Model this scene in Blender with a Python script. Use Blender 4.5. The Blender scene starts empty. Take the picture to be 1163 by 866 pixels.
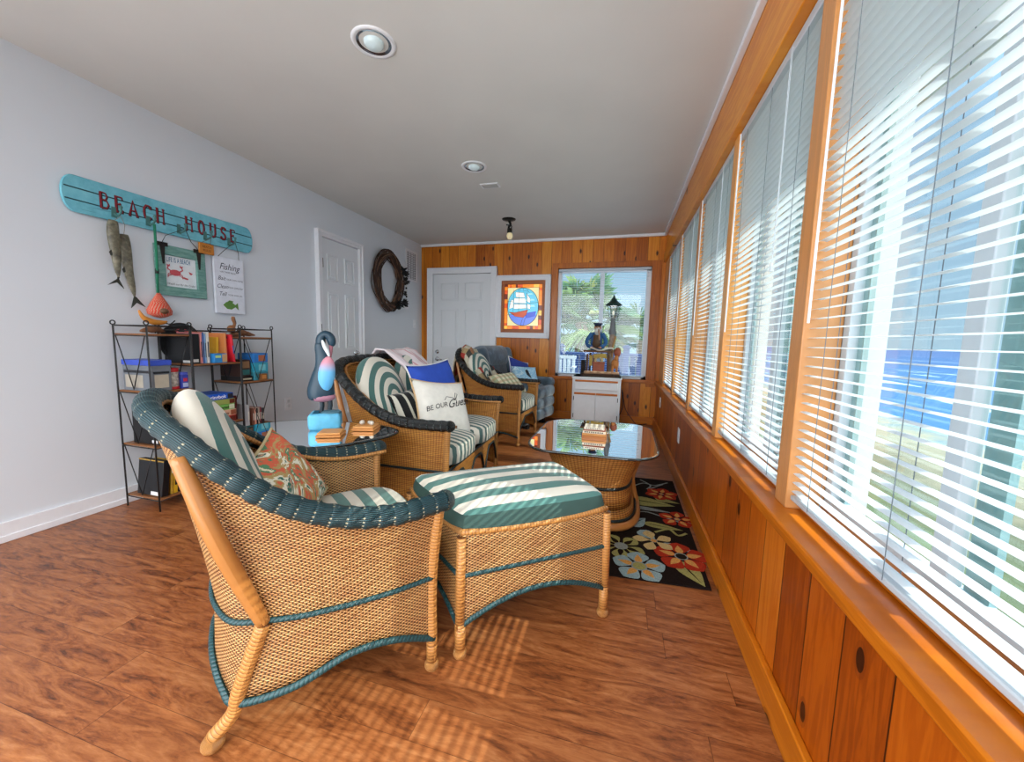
import bpy, bmesh, math, random
from math import sin, cos, pi, radians, sqrt, floor, atan2, hypot
from mathutils import Vector, Matrix, Euler

random.seed(7)
scene = bpy.context.scene
COL = scene.collection

# ------------------------------------------------------------------ camera
F_PX, YAW, PITCH, ROLL, CAM_H = 435.175, 0.27238, 0.10513, 0.02364, 1.0606
_cy, _sy, _cp, _sp = cos(YAW), sin(YAW), cos(PITCH), sin(PITCH)
_fw = Vector((-_sy * _cp, _cy * _cp, -_sp)); _rt = Vector((_cy, _sy, 0)); _up = _rt.cross(_fw)
_r = cos(ROLL) * _rt + sin(ROLL) * _up; _u = -sin(ROLL) * _rt + cos(ROLL) * _up
cam_data = bpy.data.cameras.new('camera'); cam = bpy.data.objects.new('camera', cam_data); COL.objects.link(cam)
cam_data.sensor_fit = 'HORIZONTAL'; cam_data.sensor_width = 36.0; cam_data.lens = F_PX / 1163 * 36
cam_data.clip_start = 0.02; cam_data.clip_end = 20000
cam.matrix_world = Matrix(((_r.x, _u.x, -_fw.x, 0), (_r.y, _u.y, -_fw.y, 0), (_r.z, _u.z, -_fw.z, CAM_H), (0, 0, 0, 1)))
scene.camera = cam
# ------------------------------------------------------------------ view, world, sun
scene.view_settings.view_transform = 'Standard'; scene.view_settings.look = 'None'
scene.view_settings.exposure = EXPOSURE = 0.68; scene.view_settings.gamma = 1; scene.view_settings.use_curve_mapping = False
SKY_NEAR, SKY_BEHIND, SKY_HIGH, SUN_E = 0.56, 3.3, 1.8, 4.8

world = bpy.data.worlds.new('sky'); scene.world = world; world.use_nodes = True
wn, wl = world.node_tree.nodes, world.node_tree.links; wn.clear()
def wnode(t, **k):
    n = wn.new(t)
    for a, b in k.items(): setattr(n, a, b)
    return n
_tc = wnode('ShaderNodeTexCoord'); _sep = wnode('ShaderNodeSeparateXYZ'); wl.new(_tc.outputs['Generated'], _sep.inputs[0])
_ramp = wnode('ShaderNodeValToRGB'); wl.new(_sep.outputs['Z'], _ramp.inputs[0])
_e = _ramp.color_ramp.elements
_e[0].position = 0.0; _e[0].color = (0.54, 0.78, 1.0, 1); _e[1].position = 0.9; _e[1].color = (0.34, 0.58, 0.98, 1)
_n = wnode('ShaderNodeTexNoise'); _n.inputs['Scale'].default_value = 3.0; _n.inputs['Detail'].default_value = 5
_cr = wnode('ShaderNodeValToRGB'); wl.new(_n.outputs[0], _cr.inputs[0]); _cr.color_ramp.elements[0].position = .5; _cr.color_ramp.elements[1].position = .72
_mx = wnode('ShaderNodeMixRGB'); wl.new(_cr.outputs[0], _mx.inputs[0]); wl.new(_ramp.outputs[0], _mx.inputs[1]); _mx.inputs[2].default_value = (1, 1, 1, 1)
_b = wnode('ShaderNodeMapRange'); wl.new(_sep.outputs['Y'], _b.inputs[0])      # sky brightened on the unseen side, added as fill light through the open rear
_b.inputs[1].default_value = 0.1; _b.inputs[2].default_value = -0.6; _b.inputs[3].default_value = SKY_NEAR; _b.inputs[4].default_value = SKY_BEHIND
_h = wnode('ShaderNodeMapRange'); wl.new(_sep.outputs['Z'], _h.inputs[0])
_h.inputs[1].default_value = 0.35; _h.inputs[2].default_value = 0.8; _h.inputs[3].default_value = 0.0; _h.inputs[4].default_value = SKY_HIGH
_ad = wnode('ShaderNodeMath', operation='ADD'); wl.new(_b.outputs[0], _ad.inputs[0]); wl.new(_h.outputs[0], _ad.inputs[1])
_w2 = wnode('ShaderNodeMapRange'); wl.new(_sep.outputs['Y'], _w2.inputs[0]); _w2.inputs[1].default_value = 0.0; _w2.inputs[2].default_value = -0.5
_mx2 = wnode('ShaderNodeMixRGB'); wl.new(_w2.outputs[0], _mx2.inputs[0]); wl.new(_mx.outputs[0], _mx2.inputs[1]); _mx2.inputs[2].default_value = (0.93, 0.96, 1, 1)
_bg = wnode('ShaderNodeBackground'); wl.new(_mx2.outputs[0], _bg.inputs[0]); wl.new(_ad.outputs[0], _bg.inputs[1])
_wo = wnode('ShaderNodeOutputWorld'); wl.new(_bg.outputs[0], _wo.inputs[0])

sd = bpy.data.lights.new('sun', 'SUN'); sd.energy = SUN_E; sd.angle = radians(0.6); sd.color = (1.0, 0.95, 0.86)
sun = bpy.data.objects.new('sun', sd); COL.objects.link(sun)
sun.rotation_euler = Vector((-1.0, 0.10, -0.80)).to_track_quat('-Z', 'Y').to_euler()

# ------------------------------------------------------------------ helpers: meshes
XL, XR, YB, H = -2.918, 0.478, 5.279, 2.44
Y0 = -0.9                                     # the room runs on behind the viewpoint, left open there for fill light

class MB:
    def __init__(s): s.v = []; s.f = []; s.m = []; s.uv = []; s.xf = None
    def add(s, vs, fs, mat=0, uvs=None):
        o = len(s.v)
        s.v += [tuple(s.xf @ Vector(p)) if s.xf else tuple(p) for p in vs]
        for i, f in enumerate(fs):
            s.f.append([o + k for k in f]); s.m.append(mat)
            s.uv.append([uvs[k] for k in f] if uvs else None)
        return s
    def box(s, x0, x1, y0, y1, z0, z1, mat=0, M=None):
        vs = [Vector((x, y, z)) for z in (z0, z1) for y in (y0, y1) for x in (x0, x1)]
        if M: vs = [M @ v for v in vs]
        s.add(vs, [(0, 2, 3, 1), (4, 5, 7, 6), (0, 1, 5, 4), (2, 6, 7, 3), (0, 4, 6, 2), (1, 3, 7, 5)], mat)
        return s
    def cbox(s, c, d, mat=0, M=None):
        h = [k / 2 for k in d]
        T = Matrix.Translation(c) @ (M.to_4x4() if M else Matrix.Identity(4))
        return s.box(-h[0], h[0], -h[1], h[1], -h[2], h[2], mat, T)
    def tube(s, path, r, n=10, mat=0, cap=True, closed=False, ry=None):
        P = [Vector(p) for p in path]; N = len(P)
        rr = (lambda i: r(i / (N - 1))) if callable(r) else (lambda i: r[i] if isinstance(r, (list, tuple)) else r)
        nrm = None; L = 0; vs = []; uv = []
        for i in range(N):
            a = P[(i - 1) % N] if (closed or i) else P[0]; b = P[(i + 1) % N] if (closed or i < N - 1) else P[-1]
            t = (b - a).normalized() if (b - a).length > 1e-9 else Vector((0, 0, 1))
            if nrm is None:
                q = Vector((0, 0, 1)) if abs(t.z) < .9 else Vector((1, 0, 0)); nrm = (q - t * q.dot(t)).normalized()
            else:
                nrm = (nrm - t * nrm.dot(t)).normalized()
            bn = t.cross(nrm)
            if i: L += (P[i] - P[i - 1]).length
            k = rr(i); ky = k if ry is None else k * ry
            for j in range(n + 1):
                an = 2 * pi * j / n
                vs.append(P[i] + nrm * cos(an) * k + bn * sin(an) * ky); uv.append((L, j / n))
        fs = []; W = n + 1; M_ = N if closed else N - 1
        for i in range(M_):
            i2 = (i + 1) % N
            for j in range(n): fs.append((i * W + j, i * W + j + 1, i2 * W + j + 1, i2 * W + j))
        if cap and not closed:
            fs.append(tuple(reversed(range(n)))); fs.append(tuple((N - 1) * W + j for j in range(n)))
        s.add(vs, fs, mat, uv); return s
    def lathe(s, prof, n=20, c=(0, 0, 0), mat=0, M=None, sx=1, sy=1):
        vs = []; uv = []; W = n + 1; L = 0
        for i, (r, z) in enumerate(prof):
            if i: L += hypot(r - prof[i - 1][0], z - prof[i - 1][1])
            for j in range(W):
                a = 2 * pi * j / n; v = Vector((r * cos(a) * sx, r * sin(a) * sy, z))
                if M: v = M @ v
                vs.append(v + Vector(c)); uv.append((j / n * 2 * pi * max(r, .05), L))
        fs = [(i * W + j, i * W + j + 1, (i + 1) * W + j + 1, (i + 1) * W + j) for i in range(len(prof) - 1) for j in range(n)]
        s.add(vs, fs, mat, uv); return s
    def ball(s, c, r, mat=0, M=None, n=14):
        if not hasattr(r, '__len__'): r = (r, r, r)
        prof = [(sin(pi * i / 10), -cos(pi * i / 10)) for i in range(11)]
        D = Matrix.Diagonal((r[0], r[1], r[2])); D = (M.to_3x3() @ D) if M else D
        return s.lathe(prof, n, c, mat, D)
    def prism(s, pts, f, d, mat=0):
        """pts 2-D outline, f(x, y) -> base Vector, d extrusion vector"""
        a = [Vector(f(*p)) for p in pts]; d = Vector(d); n = len(a)
        s.add(a + [p + d for p in a], [tuple(range(n))[::-1], tuple(range(n, 2 * n))] + [(i, (i + 1) % n, n + (i + 1) % n, n + i) for i in range(n)], mat)
        return s
    def grid(s, rows, mat=0, uvs=None, closed=False):
        n = len(rows[0]); vs = [p for r in rows for p in r]; uv = [p for r in uvs for p in r] if uvs else None
        fs = []
        for i in range(len(rows) - 1):
            for j in range(n - (0 if closed else 1)):
                k = (j + 1) % n; fs.append((i * n + j, i * n + k, (i + 1) * n + k, (i + 1) * n + j))
        s.add(vs, fs, mat, uv); return s
    def build(s, name, mats, parent=None, smooth=False, world=False, bevel=0, seg=2, solid=0, weld=False):
        me = bpy.data.meshes.new(name)
        vs = s.v
        if world and parent is not None:
            inv = parent.matrix_basis.inverted()
            if parent.parent: inv = inv @ parent.parent.matrix_basis.inverted()
            vs = [tuple(inv @ Vector(p)) for p in vs]
        me.from_pydata(vs, [], s.f)
        uvl = me.uv_layers.new(name='UVMap')
        k = 0
        for i, f in enumerate(s.f):
            for j in range(len(f)):
                uvl.data[k].uv = s.uv[i][j] if s.uv[i] else (0, 0); k += 1
        if not isinstance(mats, (list, tuple)): mats = [mats]
        for m in mats: me.materials.append(m)
        me.polygons.foreach_set('material_index', s.m)
        bm = bmesh.new(); bm.from_mesh(me)
        if weld: bmesh.ops.remove_doubles(bm, verts=bm.verts, dist=1e-5)
        bmesh.ops.recalc_face_normals(bm, faces=bm.faces); bm.to_mesh(me); bm.free()
        if smooth: me.polygons.foreach_set('use_smooth', [True] * len(me.polygons))
        o = bpy.data.objects.new(name, me); COL.objects.link(o)
        if parent is not None: o.parent = parent
        if solid:
            md = o.modifiers.new('solid', 'SOLIDIFY'); md.thickness = solid; md.offset = 0
        if bevel:
            md = o.modifiers.new('bevel', 'BEVEL'); md.width = bevel; md.segments = seg; md.limit_method = 'ANGLE'; md.angle_limit = radians(40)
        if smooth == 'auto' or bevel:
            me.polygons.foreach_set('use_smooth', [True] * len(me.polygons))
            try: me.set_sharp_from_angle(angle=radians(38))
            except Exception: pass
        me.update()
        return o

def tag(o, label=None, cat=None, group=None, kind=None):
    if label: o['label'] = label
    if cat: o['category'] = cat
    if group: o['group'] = group
    if kind: o['kind'] = kind
    return o
def thing(name, label, cat, loc=(0, 0, 0), rz=0.0, group=None):
    o = bpy.data.objects.new(name, None); COL.objects.link(o); o.empty_display_size = .05
    o.location = loc; o.rotation_euler = (0, 0, rz)
    o.matrix_basis = Matrix.Translation(loc) @ Matrix.Rotation(rz, 4, 'Z')
    return tag(o, label, cat, group)
def struct(o): o['kind'] = 'structure'; return o
def cr(pts, n, closed=False):
    """Catmull-Rom resample into n points"""
    P = [Vector(p) for p in pts]; out = []; K = len(P); S = K if closed else K - 1
    for i in range(n):
        t = i / (n if closed else n - 1) * S; k = min(int(t), S - 1); t -= k
        if closed: a, b, c, d = P[(k - 1) % K], P[k % K], P[(k + 1) % K], P[(k + 2) % K]
        else: a, b, c, d = P[max(k - 1, 0)], P[k], P[k + 1], P[min(k + 2, K - 1)]
        out.append(.5 * ((2 * b) + (c - a) * t + (2 * a - 5 * b + 4 * c - d) * t * t + (3 * b - a - 3 * c + d) * t ** 3))
    return out
def text_geo(body, size, shear=0.0, bold=0.0, align='CENTER', spacing=1.0):
    cu = bpy.data.curves.new('lettering', 'FONT'); cu.body = body; cu.size = size; cu.shear = shear; cu.offset = bold
    cu.align_x = align; cu.space_character = spacing; cu.resolution_u = 3
    ob = bpy.data.objects.new('lettering', cu); COL.objects.link(ob)
    dg = bpy.context.evaluated_depsgraph_get(); dg.update()
    me = bpy.data.meshes.new_from_object(ob.evaluated_get(dg))
    vs = [tuple(v.co) for v in me.vertices]; fs = [tuple(p.vertices) for p in me.polygons]
    bpy.data.objects.remove(ob); bpy.data.curves.remove(cu); bpy.data.meshes.remove(me)
    return vs, fs
def add_text(mb, body, size, fn, mat=0, **k):
    vs, fs = text_geo(body, size, **k); mb.add([fn(v[0], v[1]) for v in vs], fs, mat); return mb
def ribbon(mb, pts, w, fn, mat=0):
    P = [Vector((p[0], p[1])) for p in pts]; L = []; R = []
    for i, p in enumerate(P):
        a = P[max(i - 1, 0)]; b = P[min(i + 1, len(P) - 1)]; t = (b - a).normalized(); n = Vector((-t.y, t.x)) * w / 2
        L.append(fn(*(p + n))); R.append(fn(*(p - n)))
    n = len(P); mb.add(L + R, [(i, i + 1, n + i + 1, n + i) for i in range(n - 1)], mat); return mb

# ------------------------------------------------------------------ helpers: materials
def lin(h):
    if isinstance(h, str):
        h = h.lstrip('#'); c = [int(h[i:i + 2], 16) / 255 for i in (0, 2, 4)]
        return tuple(((k + .055) / 1.055) ** 2.4 if k > .04045 else k / 12.92 for k in c) + (1,)
    return tuple(h) + ((1,) if len(h) == 3 else ())
class NT:
    def __init__(s, name):
        s.mat = bpy.data.materials.new(name); s.mat.use_nodes = True
        s.n, s.l = s.mat.node_tree.nodes, s.mat.node_tree.links
        s.b = s.n['Principled BSDF']; s.out = s.n['Material Output']
    def put(s, inp, val):
        if isinstance(val, bpy.types.NodeSocket): s.l.new(val, inp)
        elif isinstance(val, str): inp.default_value = lin(val)
        elif val is not None: inp.default_value = val
    def m(s, op, a, b=None, c=None):
        n = s.n.new('ShaderNodeMath'); n.operation = op; s.put(n.inputs[0], a); s.put(n.inputs[1], b); s.put(n.inputs[2], c); return n.outputs[0]
    def co(s, kind='Object'): return s.n.new('ShaderNodeTexCoord').outputs[kind]
    def sep(s, v):
        n = s.n.new('ShaderNodeSeparateXYZ'); s.l.new(v, n.inputs[0]); return n.outputs[0], n.outputs[1], n.outputs[2]
    def comb(s, x=0.0, y=0.0, z=0.0):
        n = s.n.new('ShaderNodeCombineXYZ'); s.put(n.inputs[0], x); s.put(n.inputs[1], y); s.put(n.inputs[2], z); return n.outputs[0]
    def noise(s, v, scale=5, detail=3, rough=.5, dist=0.0):
        n = s.n.new('ShaderNodeTexNoise'); s.l.new(v, n.inputs['Vector']); n.inputs['Scale'].default_value = scale
        n.inputs['Detail'].default_value = detail; n.inputs['Roughness'].default_value = rough; n.inputs['Distortion'].default_value = dist
        return n.outputs[0]
    def white(s, v):
        n = s.n.new('ShaderNodeTexWhiteNoise'); n.noise_dimensions = '3D'; s.l.new(v, n.inputs['Vector']); return n.outputs['Value']
    def voro(s, v, scale=1.0, dim='3D'):
        n = s.n.new('ShaderNodeTexVoronoi'); n.voronoi_dimensions = dim; s.l.new(v, n.inputs['Vector']); n.inputs['Scale'].default_value = scale; return n.outputs['Distance'], n.outputs['Color']
    def ramp(s, v, stops, interp='LINEAR'):
        n = s.n.new('ShaderNodeValToRGB'); s.l.new(v, n.inputs[0]); e = n.color_ramp.elements; n.color_ramp.interpolation = interp
        while len(e) < len(stops): e.new(1.0)
        for i, (p, c) in enumerate(stops): e[i].position = p; e[i].color = lin(c)
        return n.outputs[0]
    def mix(s, f, a, b, mode='MIX'):
        n = s.n.new('ShaderNodeMixRGB'); n.blend_type = mode; s.put(n.inputs[0], f); s.put(n.inputs[1], a); s.put(n.inputs[2], b); return n.outputs[0]
    def fin(s, color=None, rough=.5, bump=None, bs=.3, bd=.002, metal=0.0, spec=.5, coat=0.0, sheen=0.0):
        s.put(s.b.inputs['Base Color'], color); s.put(s.b.inputs['Roughness'], rough); s.b.inputs['Metallic'].default_value = metal
        s.b.inputs['Specular IOR Level'].default_value = spec; s.b.inputs['Coat Weight'].default_value = coat; s.b.inputs['Coat Roughness'].default_value = .1
        s.b.inputs['Sheen Weight'].default_value = sheen
        if bump is not None:
            n = s.n.new('ShaderNodeBump'); n.inputs['Strength'].default_value = bs; n.inputs['Distance'].default_value = bd
            s.l.new(bump, n.inputs['Height']); s.l.new(n.outputs[0], s.b.inputs['Normal'])
        return s.mat
_pc = {}
def plain(color, rough=.5, metal=0.0, var=.06, name=None, spec=.5, coat=0.0, scale=25, sheen=0.0):
    """a solid colour with a little procedural mottling"""
    key = (color, rough, metal, var, spec, coat, scale, sheen)
    if key in _pc: return _pc[key]
    g = NT(name or 'painted'); c = lin(color); nz = g.noise(g.co(), scale, 4)
    k = g.ramp(nz, [(.3, tuple(max(0, v * (1 - var)) for v in c[:3])), (.7, tuple(min(1, v * (1 + var)) for v in c[:3]))])
    _pc[key] = g.fin(k, rough, bump=nz, bs=.02, metal=metal, spec=spec, coat=coat, sheen=sheen); return _pc[key]

def pine(axis, width=.13, tone=0.0, knots=.5, dirn='v', groove=True, off=0.0):
    g = NT('knotty_pine'); x, y, z = g.sep(g.co()); a = x if axis == 'x' else y
    if dirn == 'h': a, z = z, a                                       # grain runs along the wall
    t = g.m('DIVIDE', g.m('ADD', a, 10 + off), width); b = g.m('FLOOR', t); fr = g.m('SUBTRACT', t, b)
    h = g.white(g.comb(b, 3.1, .5))
    gv = g.comb(g.m('MULTIPLY', a, 22.0), g.m('ADD', g.m('MULTIPLY', z, 1.3), g.m('MULTIPLY', h, 40.0)), h)
    n1 = g.noise(gv, 1.0, 6, .6, .6)
    rings = g.m('ADD', g.m('MULTIPLY', g.m('SINE', g.m('MULTIPLY', n1, 34.0)), .5), .5)
    tint = g.m('ADD', g.m('MULTIPLY', rings, .25), g.m('MULTIPLY', h, .75))
    c = g.ramp(tint, [(0.0, '#924806'), (.35, '#b8630d'), (.7, '#cf7a17'), (1.0, '#e0942c')])
    kv = g.comb(g.m('DIVIDE', a, width), g.m('ADD', g.m('DIVIDE', z, .30), g.m('MULTIPLY', h, 9.0)), 0.0)
    d, col = g.voro(kv, 1.0, '2D'); cs = g.n.new('ShaderNodeSeparateColor'); g.l.new(col, cs.inputs[0])
    pres = g.m('GREATER_THAN', cs.outputs[0], 1 - knots)
    kn = g.m('MULTIPLY', g.m('LESS_THAN', d, .085), pres); halo = g.m('MULTIPLY', g.m('LESS_THAN', d, .13), pres)
    c = g.mix(g.m('MULTIPLY', halo, .45), c, '#7a3a10'); c = g.mix(g.m('MULTIPLY', kn, .9), c, '#1e0d06')
    bmp = n1
    if groove:
        gr = g.m('MULTIPLY', g.m('GREATER_THAN', fr, .02), g.m('LESS_THAN', fr, .992)); c = g.mix(g.m('SUBTRACT', 1.0, gr), c, '#3a1a06')
        bmp = g.m('ADD', g.m('MULTIPLY', n1, .15), gr)
    c = g.mix(.5, c, '#d07a30', 'MULTIPLY') if tone > 0 else (g.mix(.35, c, '#e6bd84') if tone < 0 else c)
    return g.fin(c, .36, bump=bmp, bs=.35, bd=.003, spec=.35, coat=.12)

def floor_mat():
    g = NT('laminate_planks'); x, y, z = g.sep(g.co()); W = .122
    t = g.m('DIVIDE', g.m('ADD', y, 5 - .073), W); r = g.m('FLOOR', t); fr = g.m('SUBTRACT', t, r)
    h = g.white(g.comb(r, 1.7, .2)); u = g.m('DIVIDE', g.m('ADD', g.m('ADD', x, 20.0), g.m('MULTIPLY', h, 1.2)), 1.2); k = g.m('FLOOR', u); fu = g.m('SUBTRACT', u, k)
    h2 = g.white(g.comb(r, k, .9))
    gv = g.comb(g.m('ADD', g.m('MULTIPLY', x, 1.7), g.m('MULTIPLY', h2, 30.0)), g.m('MULTIPLY', y, 9.0), h2)
    n1 = g.noise(gv, 2.2, 9, .68, 1.6); n2 = g.noise(gv, 9.0, 8, .75, .8)
    f = g.m('ADD', g.m('MULTIPLY', n1, .72), g.m('MULTIPLY', n2, .38))
    f = g.m('ADD', f, g.m('MULTIPLY', g.m('SUBTRACT', h2, .5), .05))
    c = g.ramp(f, [(.32, '#2c150b'), (.43, '#62351c'), (.52, '#8c5029'), (.62, '#a36539'), (.75, '#bb8050')])
    s1 = g.m('MULTIPLY', g.m('GREATER_THAN', fr, .012), g.m('GREATER_THAN', fu, .0016))
    c = g.mix(g.m('MULTIPLY', g.m('SUBTRACT', 1.0, s1), .7), c, '#3a190c')
    bmp = g.m('ADD', g.m('MULTIPLY', n2, .5), g.m('MULTIPLY', s1, .6))
    return g.fin(c, g.m('ADD', .27, g.m('MULTIPLY', n2, .18)), bump=bmp, bs=.22, bd=.0015, spec=.5)

def wicker(light='#edc487', mid='#c58d4a', dark='#2a1509', pu=.0095, pv=.0052, name='wicker', ribs=False):
    g = NT(name); u, v, _ = g.sep(g.co('UV'))
    tv = g.m('DIVIDE', v, pv); row = g.m('FLOOR', tv)
    hv = g.m('ABSOLUTE', g.m('SINE', g.m('MULTIPLY', tv, pi)))
    su = g.m('SINE', g.m('MULTIPLY', pi, g.m('ADD', g.m('DIVIDE', u, pu), row if not ribs else 0.0)))
    ov = g.m('ADD', .5, g.m('MULTIPLY', su, .5)) if not ribs else g.m('POWER', g.m('ABSOLUTE', su), .7)
    hgt = g.m('MULTIPLY', g.m('POWER', hv, .6), g.m('ADD', .25 if not ribs else .4, g.m('MULTIPLY', ov, .75 if not ribs else .6)))
    c = g.ramp(hgt, [(0.0, dark), (.22, dark), (.42, mid), (.95, light)])
    blot = g.noise(g.comb(g.m('MULTIPLY', u, 9.0), g.m('MULTIPLY', v, 40.0), 0.0), 1.0, 4, .6)
    rowt = g.white(g.comb(row, g.m('FLOOR', g.m('DIVIDE', u, .11)), .3))
    c = g.mix(g.m('MULTIPLY', rowt, .28), c, '#b8864c', 'MULTIPLY')
    c = g.mix(g.m('MULTIPLY', g.ramp(blot, [(.42, (0, 0, 0)), (.7, (1, 1, 1))]), .45), c, '#c07a50', 'MULTIPLY')
    return g.fin(c, .42, bump=hgt, bs=.8, bd=.0035, spec=.5)
def wrapped(c1='#c98d4b', c2='#5e3512', p=.011, name='wrapped_cane', diag=0.0):
    g = NT(name); u, v, _ = g.sep(g.co('UV'))
    s = g.m('ABSOLUTE', g.m('SINE', g.m('MULTIPLY', pi, g.m('ADD', g.m('DIVIDE', u, p), g.m('MULTIPLY', v, diag)))))
    nz = g.noise(g.comb(g.m('MULTIPLY', u, 80.0), v, 0.0), 1.0, 3)
    c = g.ramp(s, [(0.0, c2), (.35, c1), (1.0, c1)]); c = g.mix(g.m('MULTIPLY', nz, .3), c, c2)
    return g.fin(c, .4, bump=s, bs=.6, bd=.002)
def roll_mat(dark=False):
    """thick dark green rolled arm: fine strands along the roll, tied in sections with rows of tan stitches"""
    g = NT('green_braided_roll'); u, v, _ = g.sep(g.co('UV'))
    seg = g.m('DIVIDE', u, .040); fr = g.m('SUBTRACT', seg, g.m('FLOOR', seg))
    tw = g.m('ADD', g.m('MULTIPLY', v, 34.0), g.m('MULTIPLY', u, 14.0))
    st = g.m('ABSOLUTE', g.m('SINE', g.m('MULTIPLY', tw, pi)))
    band = g.m('ABSOLUTE', g.m('SUBTRACT', fr, .5)); tie = g.m('GREATER_THAN', band, .36)
    c = g.ramp(st, [(0.0, '#010606'), (.35, '#082022'), (1.0, '#18424a')] if not dark else [(0.0, '#010202'), (.3, '#050909'), (1.0, '#0f1719')])
    mask = g.m('MULTIPLY', tie, g.m('GREATER_THAN', g.m('SINE', g.m('MULTIPLY', tw, pi)), .35))
    mask = g.m('MULTIPLY', mask, g.m('MULTIPLY', g.m('GREATER_THAN', g.m('SINE', g.m('MULTIPLY', v, 4 * pi)), -.75), g.m('GREATER_THAN', band, .435)))
    c = g.mix(g.m('MULTIPLY', mask, .8 if not dark else .45), c, '#b9b193' if not dark else '#8f9a94')
    hgt = g.m('SUBTRACT', g.m('MULTIPLY', st, .5), g.m('POWER', g.m('MULTIPLY', band, 2.0), 3.0))
    return g.fin(c, .38 if not dark else .26, bump=hgt, bs=.7, bd=.004)
def stripes(c1, c2, period, axis='u', duty=.5, rough=.85, name='striped_fabric', off=0.0, bend=0.0, extra=None, ring=None):
    g = NT(name); u, v, _ = g.sep(g.co('UV')); a, b = (u, v) if axis == 'u' else (v, u)
    if ring:
        p, q = g.m('MULTIPLY', u, ring[0]), g.m('MAXIMUM', 0.0, g.m('SUBTRACT', v, ring[1])); a = g.m('SQRT', g.m('ADD', g.m('MULTIPLY', p, p), g.m('MULTIPLY', q, q)))
    if bend: a = g.m('ADD', a, g.m('MULTIPLY', g.m('MULTIPLY', b, b), bend))
    t = g.m('ADD', g.m('DIVIDE', a, period), off + 20.0); fr = g.m('SUBTRACT', t, g.m('FLOOR', t))
    f = g.m('GREATER_THAN', fr, duty); c = g.mix(f, c1, c2)
    if extra:
        f2 = g.m('MULTIPLY', g.m('GREATER_THAN', fr, extra[0]), g.m('LESS_THAN', fr, extra[1])); c = g.mix(f2, c, extra[2])
    nz = g.noise(g.comb(g.m('MULTIPLY', u, 900.0), g.m('MULTIPLY', v, 900.0), 0.0), 1.0, 2); c = g.mix(g.m('MULTIPLY', nz, .12), c, '#6a6a60', 'MULTIPLY')
    wr = g.noise(g.co('UV'), 9.0, 3, .5)
    return g.fin(c, rough, bump=g.m('ADD', wr, g.m('MULTIPLY', nz, .05)), bs=.5, bd=.012, spec=.2, sheen=.2)
def fabric_noise(cols, scale=20, name='patterned_fabric', kind='voronoi', rough=.9):
    g = NT(name); v = g.co('UV')
    if kind == 'voronoi':
        d, c = g.voro(v, scale); cs = g.n.new('ShaderNodeSeparateColor'); g.l.new(c, cs.inputs[0]); f = cs.outputs[0]
    else: f = g.noise(v, scale, 6, .6, 1.5)
    n = len(cols); c = g.ramp(f, [((i + .001) / n if kind == 'voronoi' else .3 + .4 * i / n, k) for i, k in enumerate(cols)], 'CONSTANT')
    nz = g.noise(v, 6.0, 3)
    return g.fin(c, rough, bump=nz, bs=.4, bd=.01, spec=.15)
def glass_mat(name='clear_glass', tint=(.93, .98, .97), refl=1.0, rough=0.0, ior=1.5, boost=0.0):
    g = NT(name); g.n.remove(g.b)
    t = g.n.new('ShaderNodeBsdfTransparent'); t.inputs[0].default_value = tint + (1,)
    gl = g.n.new('ShaderNodeBsdfGlossy'); gl.inputs[0].default_value = (1, 1, 1, 1); gl.inputs['Roughness'].default_value = rough
    ge = g.n.new('ShaderNodeNewGeometry'); dp = g.n.new('ShaderNodeVectorMath'); dp.operation = 'DOT_PRODUCT'
    g.l.new(ge.outputs['Normal'], dp.inputs[0]); g.l.new(ge.outputs['Incoming'], dp.inputs[1])
    f0 = ((ior - 1) / (ior + 1)) ** 2; sch = g.m('ADD', f0, g.m('MULTIPLY', 1 - f0, g.m('POWER', g.m('SUBTRACT', 1.0, g.m('ABSOLUTE', dp.outputs['Value'])), 5.0)))
    ms = g.n.new('ShaderNodeMixShader'); f = g.m('MINIMUM', 1.0, g.m('ADD', boost, g.m('MULTIPLY', sch, refl))); g.l.new(f, ms.inputs[0]); g.l.new(t.outputs[0], ms.inputs[1]); g.l.new(gl.outputs[0], ms.inputs[2])
    g.l.new(ms.outputs[0], g.out.inputs[0]); return g.mat
def glow(color, strength, name='lit_glass'):
    g = NT(name); g.put(g.b.inputs['Base Color'], color); g.put(g.b.inputs['Emission Color'], color); g.b.inputs['Emission Strength'].default_value = strength
    g.b.inputs['Roughness'].default_value = .2; return g.mat
def slat_mat():
    g = NT('white_blind_slat'); g.put(g.b.inputs['Base Color'], '#d3dce3'); g.b.inputs['Roughness'].default_value = .45
    tr = g.n.new('ShaderNodeBsdfTranslucent'); tr.inputs[0].default_value = (.9, .93, .95, 1)
    ms = g.n.new('ShaderNodeMixShader'); ms.inputs[0].default_value = .20; g.l.new(g.b.outputs[0], ms.inputs[1]); g.l.new(tr.outputs[0], ms.inputs[2]); g.l.new(ms.outputs[0], g.out.inputs[0]); return g.mat

M_WHITE = plain('#dfe3e6', .45, var=.012, scale=4, name='white_paint'); M_TRIM = plain('#e6e8ec', .4, var=.02, name='white_trim')
M_VINYL = plain('#b9c3cb', .35, var=.02, name='white_vinyl')
M_PINE_X = pine('x', .137, knots=.45); M_PINE_Y = pine('y', .15, tone=1, knots=.42, off=.05)
M_PINE_H = pine('y', .30, knots=.12, dirn='h', groove=False); M_PINE_HX = pine('x', .30, knots=.10, dirn='h', groove=False)
M_PINE_P = pine('y', .5, tone=-1, knots=.08, groove=False)
M_BLACK = plain('#17181a', .4, metal=.3, name='black_iron'); M_DARK = plain('#121315', .6, name='black_plastic')
M_CHROME = plain('#c8ccd0', .18, metal=1.0, name='brushed_nickel'); M_BRASS = plain('#5a4c3a', .35, metal=.8, name='bronze')
M_WICK = wicker(); M_WICK2 = wicker('#e2a64e', '#b87628', '#3a1a08', pu=.016, pv=.0085, name='golden_wicker', ribs=True)
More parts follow.
